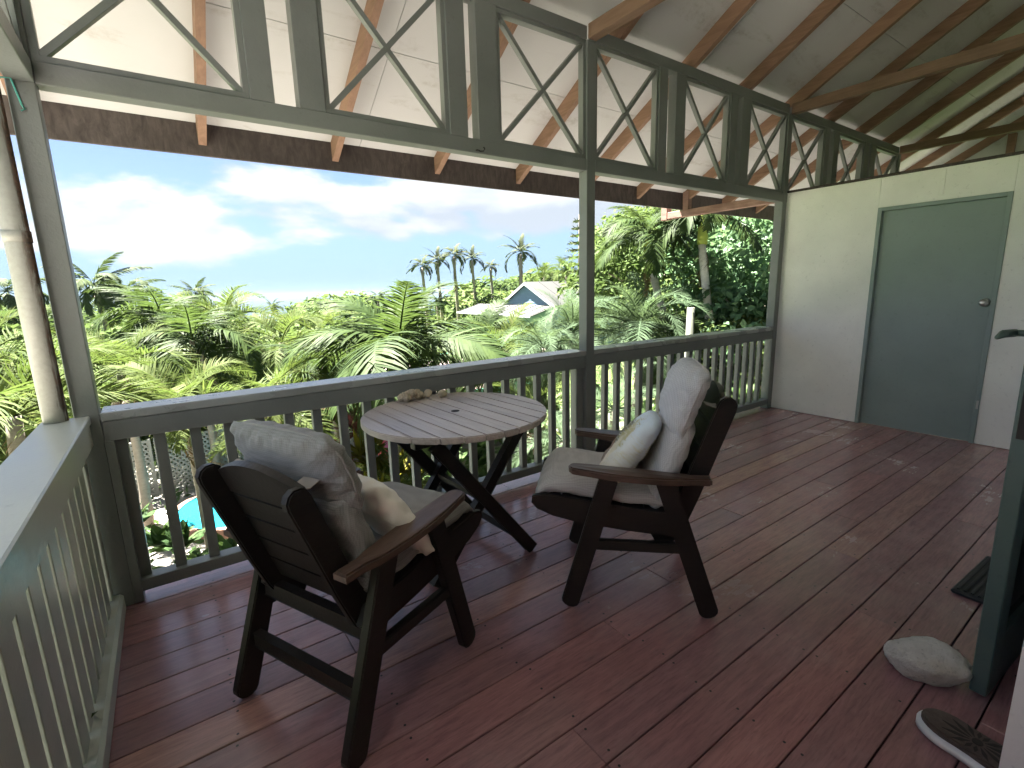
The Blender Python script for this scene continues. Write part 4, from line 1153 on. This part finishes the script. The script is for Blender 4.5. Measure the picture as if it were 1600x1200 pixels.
for i, (px, py, ds, s, lb) in enumerate(((146, 444, 34, .8, 'tallest wind-blown coconut palm right of the corner post'), (200, 452, 44, .75, 'second wind-blown coconut palm from the corner post'),
    (305, 458, 40, .5, 'small wind-blown palm on the skyline left of the sea gap'), (10, 455, 40, .8, 'coconut palm at the left edge beside the downpipe'), (425, 477, 130, .8, 'tiny palm against the sea in the gap'))):
    far_palm(at(px, py, ds), ['coco0', 'coco1'][i % 2], lb, s, seed=20+i, base_off=(.8, 0))
far_palm(at(884, 424, 36), 'areca4', 'golden bushy palm behind the ridge of the blue house', 1.15, seed=31)
far_palm(at(850, 428, 44), 'areca4', 'green bushy palm behind the blue house left of the golden one', 1.2, seed=33)
pn = empty('pine_tree', tuple(at(905, 470, 55).xy)+(gz(*at(905, 470, 55).xy),), label='grey tiered pine partly hidden by the middle post', cat='tree')
ph = at(905, 335, 55).z-pn.location.z
build('trunk', tube([(0, 0, 0), (0, 0, ph)], [.25, .04], 8), M['trunk_wood'], pn, True)
bm = bmesh.new(); rg = random.Random(4)
z = ph*.35
while z < ph:
    L = 3.2*(1-z/ph)+.4
    for k in range(7):
        a = 2*math.pi*k/7+z; e = Vector((math.cos(a)*L, math.sin(a)*L, -.05*L)); tube([(0, 0, z), e*.6+Vector((0, 0, z)), e+Vector((0, 0, z+.25))], [.06, .05, .02], 4, bm, False)
        for j in range(9):
            p = e*(j+2)/10+Vector((0, 0, z)); q = Vector((rg.uniform(-.3, .3), rg.uniform(-.3, .3), -.25)); s_ = Vector((.10, 0, 0)); bm.faces.new([bm.verts.new(v) for v in (p-s_, p+s_, p+q)]); bm.faces.new([bm.verts.new(v) for v in (p-s_.yxz, p+s_.yxz, p-Vector((q.x, q.y, .2)))])
    z += .75
build('crown', bm, M['leaf_royal'], pn)

# ---- canopy between garden and sea
SK = [(-160, 470), (0, 468), (120, 470), (240, 468), (330, 474), (375, 494), (430, 500), (462, 486), (530, 455), (570, 464), (620, 476), (680, 474), (740, 450), (790, 432), (850, 428), (930, 410), (1000, 380), (1250, 340)]
def sky_py(px):
    for (a, b), (c, d) in zip(SK[:-1], SK[1:]):
        if a <= px <= c: return b+(d-b)*(px-a)/(c-a)
    return 470
rg = random.Random(17); cnt = 0
def zone(px):
    return 'close to the corner post' if px < 240 else 'left of the sea gap' if px < 380 else 'below the sea gap' if px < 470 else 'right of the sea gap' if px < 640 else 'below the row of tall palms'
LB = {'near': ('green shrubby tree filling the lower garden behind the palms', 'shrubby trees of the lower garden'),
      'mid': ('rounded green tree in the canopy sloping away towards the sea', 'trees of the canopy towards the sea'),
      'far': ('small far-off tree at the rim of the canopy below the horizon', 'far trees at the rim of the canopy'),
      'palm': ('feathery palm standing among the canopy trees', 'palms among the canopy')}
layers = [(11.5, 95, .42, 'near', 150), (15, 62, .60, 'near', 120), (20, 42, .8, 'mid', 115), (27, 28, 1.0, 'mid', 105), (38, 17, 1.25, 'mid', 95), (55, 9, 1.6, 'mid', 85), (85, 4, 2.2, 'mid', 75), (140, 1, 3.0, 'far', 60), (230, 0, 4., 'far', 52)]
for ds, dpy, s, lay, step in layers:
    px = -170+rg.uniform(0, step)
    while px < 960:
        py = sky_py(px)+dpy+rg.uniform(-4, 12); d2 = ds*rg.uniform(.9, 1.12)
        if not (ds < 36 and 700 < px < 960 and py < 505) and not (ds < 30 and px > 930) and not (ds < 30 and 375 < px < 445 and py < 500):
            top = at(px, py, d2); g = gz(top.x, top.y)
            ss = s*rg.uniform(.8, 1.2)
            if top.z-g < ss*1.5: ss = max(.3, (top.z-g)/1.6)
            if lay != 'far' and rg.random() < .34:
                k = rg.choice(('areca4', 'broad5')); far_palm(top-Vector((0, 0, .9*ss)), k, ('feathery' if k == 'areca4' else 'broad-leaved')+(' palm low in the garden canopy ' if ds < 18 else ' palm half-way down the canopy ' if ds < 32 else ' palm far down the canopy ')+zone(px), .8*ss, LB['palm'][1], tr=.08, seed=cnt)
            else:
                k = rg.choice(('light0', 'mid0', 'mid1', 'light1') if ds < 25 else ('far0', 'far1', 'far2'))
                tree(top, k, ('pale' if k in ('light0', 'light1', 'far1') else 'dark')+{'near': ' green shrubby tree low in the garden ', 'mid': ' green tree in the canopy ' if ds < 34 else ' green tree far down the canopy ', 'far': ' small tree at the far rim of the canopy '}[lay]+zone(px), ss, LB[lay][1], seed=cnt, sx=rg.uniform(1., 1.35))
            cnt += 1
        px += step*rg.uniform(.75, 1.25)
# wooded spur at the right of the sea
for i, (px, py, ds, s) in enumerate(((735, 446, 75, 1.9), (765, 432, 70, 2.), (795, 424, 66, 2.1), (835, 428, 62, 2.), (870, 418, 60, 2.), (905, 405, 58, 2.2), (755, 462, 52, 1.3), (785, 455, 50, 1.3), (720, 466, 55, 1.2), (840, 436, 48, 1.3))):
    tree(at(px, py, ds), ('far0', 'far1', 'far2')[i % 3], 'tree on the '+('crest' if i < 6 else 'lower slope')+' of the wooded spur, '+['first', 'second', 'third', 'fourth', 'fifth', 'sixth', 'second', 'third', 'first', 'fourth'][i]+' from the left', s, 'trees of the wooded spur', seed=90+i, sx=1.3)
for i, (px, py, ds, s) in enumerate(((500, 468, 95, 2.0), (530, 455, 100, 2.6), (560, 462, 95, 2.2))):
    tree(at(px, py, ds), 'far1', ['low left part-tree of the round-topped clump beside the sea gap', 'highest round-topped tree of the clump right of the sea gap', 'right-hand tree of the round-topped clump near the lone palm'][i], s, seed=120+i, sx=1.5)

# ---- blue house with the grey roof
def house():
    D = 33.; a = at(823, 443, D); l = at(789, 478, D); r = at(868, 477, D)
    o = empty('blue_house', (a.x, a.y, gz(a.x, a.y)), label='blue boarded gable house with a grey sheet roof beyond the palms', cat='house')
    u = (Vector((r.x, r.y, 0))-Vector((l.x, l.y, 0))).normalized(); n = Vector((u.y, -u.x, 0))
    if n.dot(Vector((a.x, a.y, 0))) > 0: n = -n           # n looks at the camera
    back = (-n*.55+u*.83).normalized()                     # the ridge runs away to the right
    ang = math.atan2(back.y, back.x)
    b0 = o.location; base_z = l.z-b0.z; apex = a.z-b0.z; hw = ((r-l).xy.length)/2
    side = Vector((-back.y, back.x, 0))
    if side.dot(u) > 0: side = -side                       # side: to the left of the gable
    hw2 = hw/abs(side.dot(u))*.98
    L = 13.
    def W(s, z, k): return side*s+back*k+Vector((0, 0, z))
    bm = bmesh.new()
    def quad(*p): bm.faces.new([bm.verts.new(q) for q in p])
    for k0, flip in ((0, 0), (L, 1)):
        quad(W(hw2, base_z, k0), W(0, apex-.12, k0), W(-hw2, base_z, k0))
    build('gable_wall', bm, M['blue_board'], o)
    nb = 9
    for i in range(nb):
        z0 = base_z+(apex-base_z)*i/nb; z1 = base_z+(apex-base_z)*(i+1)/nb; f0 = 1-(i)/nb; f1 = max(.02, 1-(i+1)/nb)
        w = hw2*f0*.97; w1 = hw2*f1*.97
        bm = bmesh.new(); vv = [bm.verts.new(q) for q in (W(w, z0+.01, -.03), W(-w, z0+.01, -.03), W(-w1, z1-.005, -.012), W(w1, z1-.005, -.012))]; bm.faces.new(vv)
        vv2 = [bm.verts.new(q) for q in (W(w, z0+.01, 0), W(-w, z0+.01, 0))]; bm.faces.new((vv[0], vv2[0], vv2[1], vv[1])); build('board', bm, M['blue_board'], o)
    for s in (-1, 1):
        rp_ = build('roof', prism([(0, 0), (1, 0), (1, 1), (0, 1)], 0, 1, 'XY'), M['roof_sheet'], o)
        me = rp_.data
        for v in me.vertices:
            f, k, t = v.co.x, v.co.y, v.co.z
            v.co = W(s*hw2*1.12*f, apex+.05-(apex-base_z)*1.06*f+t*.06, -.18+(L+.36)*k)
        for i in range(13):
            k = -.15+(L+.3)*i/12; build('rib', beam(W(0, apex+.12, k), W(s*hw2*1.12, apex+.12-(apex-base_z)*1.06, k), .05, .04), M['roof_sheet'], rp_)
        build('barge_board', beam(W(0, apex+.0, -.2), W(s*hw2*1.12, apex-(apex-base_z)*1.06, -.2), .05, .16), M['white_trim'], o)
    for s, k0, k1 in ((hw2*.96, 0, L), (-hw2*.96, 0, L)):
        bm = bmesh.new(); bm.faces.new([bm.verts.new(q) for q in (W(s, -.2, k0), W(s, -.2, k1), W(s, base_z, k1), W(s, base_z, k0))]); build('side_wall', bm, M['blue_board'], o)
    bm = bmesh.new(); bm.faces.new([bm.verts.new(q) for q in (W(hw2*.96, -.2, .02), W(-hw2*.96, -.2, .02), W(-hw2*.96, base_z, .02), W(hw2*.96, base_z, .02))]); build('front_wall', bm, M['blue_board'], o)
    # skirt roof in front and to the left
    sk = prism([(0, 0), (1, 0), (1, 1), (0, 1)], 0, 1, 'XY')
    for v in sk.verts:
        f, k, t = v.co.x, v.co.y, v.co.z
        v.co = W(-hw2*1.1+(hw2*3.4)*k, base_z-.02-.55*f+t*.05, -.02-1.9*f)
    so_ = build('skirt_roof', sk, M['roof_sheet'], o)
    for i in range(11):
        s = -hw2*1.05+hw2*3.3*i/10; build('rib', beam(W(s, base_z+.045, -.06), W(s, base_z-.505, -1.9), .05, .04), M['roof_sheet'], so_)
    build('gutter', beam(W(-hw2*1.1, base_z-.56, -1.95), W(hw2*2.3, base_z-.56, -1.95), .10, .10), M['white_trim'], o)
house()

# ---- lower garden seen through the balusters: lattice fence, pool, low roof, shrubs
fy_, fz0, fz1 = 12.0, -2.62, -1.42
for i, (xa, xb) in enumerate(((-2.3, -.55), (-.50, 1.25), (1.30, 3.05))):
    o = empty('lattice_fence', (xa, fy_, fz0), label=['left panel of the white lattice fence beyond the pool, nearest the corner post', 'middle panel of the white lattice fence right behind the pool', 'right panel of the white lattice fence, beside the low pink roof'][i], cat='fence')
    w = xb-xa; h = fz1-fz0
    for bx_ in ((0, .05), (w-.05, w)): build('post', B(bx_[0], bx_[1], -.03, .03, 0, h+.02), M['lattice_white'], o)
    build('top_rail', B(.05, w-.05, -.025, .025, h-.045, h), M['lattice_white'], o)
    build('foot_rail', B(.05, w-.05, -.025, .025, .05, .095), M['lattice_white'], o)
    for s in (-1, 1):
        bm = bmesh.new(); t = -h
        while t < w:
            # diagonal lath from (t,0) to (t+h,h), clipped to the panel
            p0, p1 = (t, 0.), (t+h, h)
            if p0[0] < 0: p0 = (0, -t)
            if p1[0] > w: p1 = (w, w-t)
            if p1[0]-p0[0] > .03:
                q0, q1 = (p0, p1) if s > 0 else ((w-p0[0], p0[1]), (w-p1[0], p1[1]))
                beam((q0[0], s*.006, q0[1]), (q1[0], s*.006, q1[1]), .010, .036, (0, 0, 1), 0, bm)
            t += .105
        lo_ = build('laths', bm, M['lattice_white'], o); lo_['kind'] = 'stuff'
pl = empty('garden_pool', (.62, 10.3, -2.6), label='small turquoise pool with a terracotta rim seen through the balusters', cat='pool')
def ring_mesh(r0x, r0y, r1x, r1y, z0, z1, n=40):
    V = []; Fc = []
    for i in range(n):
        a = 2*math.pi*i/n; c, s = math.cos(a), math.sin(a); V += [(r0x*c, r0y*s, z1), (r1x*c, r1y*s, z1), (r1x*c, r1y*s, z0), (r0x*c, r0y*s, z0)]
    for i in range(n):
        a = 4*i; b = 4*((i+1) % n); Fc += [(a, b, b+1, a+1), (a+1, b+1, b+2, a+2), (a+3, b+3, b, a)]
    return pymesh('rim', V, Fc)
link('rim', ring_mesh(.92, 1.05, 1.02, 1.15, -.15, .075), M['terracotta'], pl)
bm = bmesh.new(); bmesh.ops.create_circle(bm, cap_ends=True, segments=40, radius=1.0, matrix=Matrix.Translation((0, 0, .055)) @ Matrix.Diagonal((.935, 1.065, 1, 1))); build('water', bm, M['pool_water'], pl)
sd = empty('garden_shed', (2.7, 9.3, -2.6), R(8), label='low shed with a pale pink sheet roof and green edge trim beyond the railing', cat='shed')
build('wall', B(.15, 4.6, .3, 2.6, 0, 1.55), M['dark_wall'], sd)
rfs = build('roof', prism([(-.05, 1.62), (3.0, 2.05), (3.0, 2.09), (-.05, 1.66)], 0, 4.9, 'YZ'), M['roof_pink'], sd)
for i in range(15): build('rib', beam((.12+.333*i, -.04, 1.678), (.12+.333*i, 2.99, 2.106), .04, .03), M['roof_pink'], rfs)
build('trim', B(-.02, 4.92, -.09, -.055, 1.48, 1.68), M['green_trim'], sd)
build('trim', prism([(-.05, 1.55), (3.0, 1.98), (3.0, 2.12), (-.05, 1.69)], -.04, -.002, 'YZ'), M['green_trim'], sd)
build('ridge_trim', B(-.02, 4.92, 2.98, 3.05, 1.99, 2.16), M['green_trim'], sd)
# washing under the roof edge
def towel(name, px, py, ds, w, h, mat, label):
    c = at(px, py, ds); bm = bmesh.new(); nx, nz = 8, 8; g = []
    for j in range(nz+1):
        g.append([bm.verts.new((w*(i/nx-.5)*(1-.1*j/nz), .03*math.sin(i*1.7+j*.3)*(j/nz+.3), -h*j/nz)) for i in range(nx+1)])
    for j in range(nz):
        for i in range(nx): bm.faces.new((g[j][i], g[j][i+1], g[j+1][i+1], g[j+1][i]))
    o = build(name, bm, M[mat], None, True); o.location = c; o.rotation_euler = (0, 0, R(-15)); md = o.modifiers.new('s', 'SOLIDIFY'); md.thickness = .012
    return tag(o, label, 'laundry')
towel('hanging_towel', 604, 684, 8.9, .34, .42, 'red_cloth', 'red towel hanging under the shed roof, seen below the table top')
towel('hanging_towel', 613, 686, 8.8, .14, .40, 'blue_cloth', 'narrow blue towel hanging next to the red one')
towel('hanging_towel', 580, 680, 8.9, .16, .32, 'orange_cloth', 'orange cloth hanging left of the red towel')
tag(build('washing_line', tube([tuple(at(565, 679, 9.0)), tuple(at(604, 684, 8.9)), tuple(at(640, 680, 8.9))], .004, 5), M['screw']), 'thin dark washing line the towels hang from', 'line')
# leafy plants
def rosette(n, L, w, rg, el0=15, el1=85, bend=.9, segs=4, petiole=0.):
    V = []; Fc = []
    for i in range(n):
        az = i*2.4+rg.uniform(-.3, .3); el = R(el0+(el1-el0)*rg.random()); l = L*rg.uniform(.7, 1.1)
        d = Vector((math.cos(az)*math.cos(el), math.sin(az)*math.cos(el), math.sin(el))); s = Vector((-math.sin(az), math.cos(az), 0)); q = d*petiole*l; b = len(V)
        for j in range(segs+1):
            f = j/segs; ww = s*w*.5*math.sin(math.pi*(f*.9+.1))**.7; V += [q+ww, q-ww]; d = (d+Vector((0, 0, -bend*f/segs))).normalized(); q = q+d*l/segs
        for j in range(segs): Fc.append((b+2*j, b+2*j+1, b+2*j+3, b+2*j+2))
    return V, Fc
def plant_mesh(heads, n, L, w, rg, spread, h, **kw):
    V = []; Fc = []
    for k in range(heads):
        o = Vector((rg.uniform(-spread, spread), rg.uniform(-spread, spread), h*rg.uniform(.35, 1.))); v, f = rosette(n, L, w, rg, **kw); b = len(V)
        V += [p+o for p in v]; Fc += [tuple(b+i for i in q) for q in f]
    return pymesh('leaves', V, Fc)
rgp = random.Random(8)
PM = {'cordyline': plant_mesh(6, 26, .42, .075, rgp, .35, 1.5, el0=0, bend=1.0), 'croton': plant_mesh(16, 22, .34, .055, rgp, .55, 1.2, el0=-5, bend=1.1),
      'shrub': plant_mesh(20, 16, .30, .13, rgp, .6, 1.3, el0=0, el1=75, bend=.5), 'vine': plant_mesh(26, 16, .22, .11, rgp, .7, 1.5, el0=-20, el1=80, bend=.6),
      'grass': plant_mesh(10, 30, .7, .022, rgp, .4, .1, el0=25, el1=88, bend=1.3)}
for k_, mt in (('cordyline', 'leaf_cordyline'), ('croton', 'leaf_croton'), ('shrub', 'leaf_shrub'), ('vine', 'leaf_shrub'), ('grass', 'leaf_grass')): PM[k_].materials.append(M[mt])
def plant(kind, x, y, s, label, rz=0, group=None, name=None):
    z = gz(x, y); o = empty(name or {'cordyline': 'cordyline_plant', 'croton': 'croton_bush', 'shrub': 'leafy_shrub', 'vine': 'leafy_bush', 'grass': 'grass_clump'}[kind], (x, y, z), rz, label, 'plant', group)
    k = link('leaves', PM[kind], None, o); k.scale = (s, s, s)
    st = bmesh.new()
    for i in range(4): tube([(rgp.uniform(-.1, .1), rgp.uniform(-.1, .1), 0), (rgp.uniform(-.35, .35)*s, rgp.uniform(-.35, .35)*s, .9*s)], [.02, .012], 5, st)
    build('stems', st, M['trunk_wood'], o)
    return o
def plant_at(kind, px, py, ds, s, label, **kw):
    p = at(px, py, ds); return plant(kind, p.x, p.y, s, label, **kw)
plant_at('cordyline', 492, 690, 8.3, 1.47, 'pink-red cordyline seen through the balusters above the left chair')
plant_at('cordyline', 528, 700, 8.0, 1.33, 'red cordyline right of the taller one, in front of the low roof')
plant_at('croton', 585, 740, 7.6, 1.40, 'yellow croton bush below the table top')
plant_at('croton', 615, 790, 6.6, 1.12, 'small yellow croton seen beside the crossed table legs')
plant_at('vine', 760, 740, 6.9, 1.40, 'round-leaved green bush seen between the table legs')
plant_at('vine', 800, 700, 7.6, 1.40, 'green bush seen through the balusters under the right side of the table')
plant_at('shrub', 232, 830, 6.3, 1.19, 'big-leaved shrub seen through the first balusters from the corner')
plant_at('shrub', 255, 905, 5.0, 0.87, 'low big-leaved shrub at the foot of the corner balusters')
plant_at('vine', 380, 860, 5.9, 0.84, 'low green plant beside the pool')
plant_at('cordyline', 345, 880, 5.8, 0.70, 'small red-tinged plant in front of the pool')
plant_at('grass', 650, 720, 8.4, 1.12, 'tuft of long grassy leaves by the crossed table legs')
plant_at('vine', 1020, 600, 9., 1.54, 'green bush seen through the right-hand balusters')
plant_at('croton', 1100, 580, 9.5, 1.26, 'yellow-green bush seen through the balusters near the end wall')
plant_at('vine', 1150, 560, 10.5, 1.68, 'leafy bush behind the balusters next to the end post')
for i, (x, y, s, kd) in enumerate(((-1.6, 1.7, 1.1, 'vine'), (-1.9, 2.8, 1.3, 'shrub'), (-1.5, .7, 1., 'vine'), (-2.6, 4.2, 1.4, 'shrub'), (-1.2, 5.2, 1.1, 'vine'))):
    plant(kd, x, y, s, ['bush crowding the outside of the side railing', 'big-leaved shrub outside the side railing near the corner', 'bush nearest the camera outside the side railing', 'large shrub beyond the left corner', 'bush below the left corner post'][i], rz=i)
# ground cover of the garden: uncountable low leaves
def cover():
    rg = np.random.default_rng(12); n = 16000
    x = rg.uniform(-9, 16, n); y = rg.uniform(4.4, 20, n)
    keep = np.array([mnoise.noise(Vector((a*.45, b*.45, 3.))) > (.12 if b < 8.5 else -.12) for a, b in zip(x, y)]) & (((x-.62)/1.15)**2+((y-10.3)/1.28)**2 > 1) & ~((x > 2.5) & (x < 7.6) & (y > 9.1) & (y < 12.6))
    x, y = x[keep], y[keep]; n = len(x); z = np.array([gz(a, b) for a, b in zip(x, y)])+rg.uniform(.02, .22, n)
    p = np.stack([x, y, z], 1); nr = rg.normal(size=(n, 3))*.6+np.array([0, 0, 1.]); nr /= np.linalg.norm(nr, axis=1)[:, None]
    a = np.cross(nr, rg.normal(size=(n, 3))); a /= np.linalg.norm(a, axis=1)[:, None]; b = np.cross(nr, a); L = rg.uniform(.10, .26, n)[:, None]
    V = np.empty((n, 4, 3)); V[:, 0] = p-a*L*.5; V[:, 1] = p+b*L*.22; V[:, 2] = p+a*L*.5; V[:, 3] = p-b*L*.22
    me = bpy.data.meshes.new('cover'); me.from_pydata(V.reshape(-1, 3).tolist(), [], np.arange(n*4).reshape(-1, 4).tolist()); me.update()
    tag(link('ground_cover', me, M['leaf_shrub']), 'low leafy ground cover over the garden soil', 'ground cover', kind='stuff')
cover()
# leaves poking up between the side balusters
for i, (x, y) in enumerate(((-.40, 2.22), (-.405, 2.0), (-.40, 1.80), (-.402, 1.63))):
    v, f = rosette(4, .10, .035, random.Random(i+2), 30, 80, .4)
    o = link('leaf_sprig', pymesh('sprig', v, f), M['leaf_shrub']); o.location = (x, y+.035, .078)
    tag(o, 'tiny green leaf sprig poking through at the foot of the side balusters', 'leaf sprig', 'leaf sprigs at the side railing')

# ---- humid air between the garden and the horizon
hm = bpy.data.materials.new('humid_air'); hm.use_nodes = True; hn = hm.node_tree.nodes; hn.clear()
ho = hn.new('ShaderNodeOutputMaterial'); hv = hn.new('ShaderNodeVolumePrincipled')
hv.inputs['Color'].default_value = (.125, .165, .205, 1); hv.inputs['Density'].default_value = .00025; hv.inputs['Anisotropy'].default_value = .2
hm.node_tree.links.new(hv.outputs[0], ho.inputs['Volume'])
hb_ = build('haze', B(-46000, 46000, -46000, 46000, -60, 26), hm); hb_['kind'] = 'stuff'
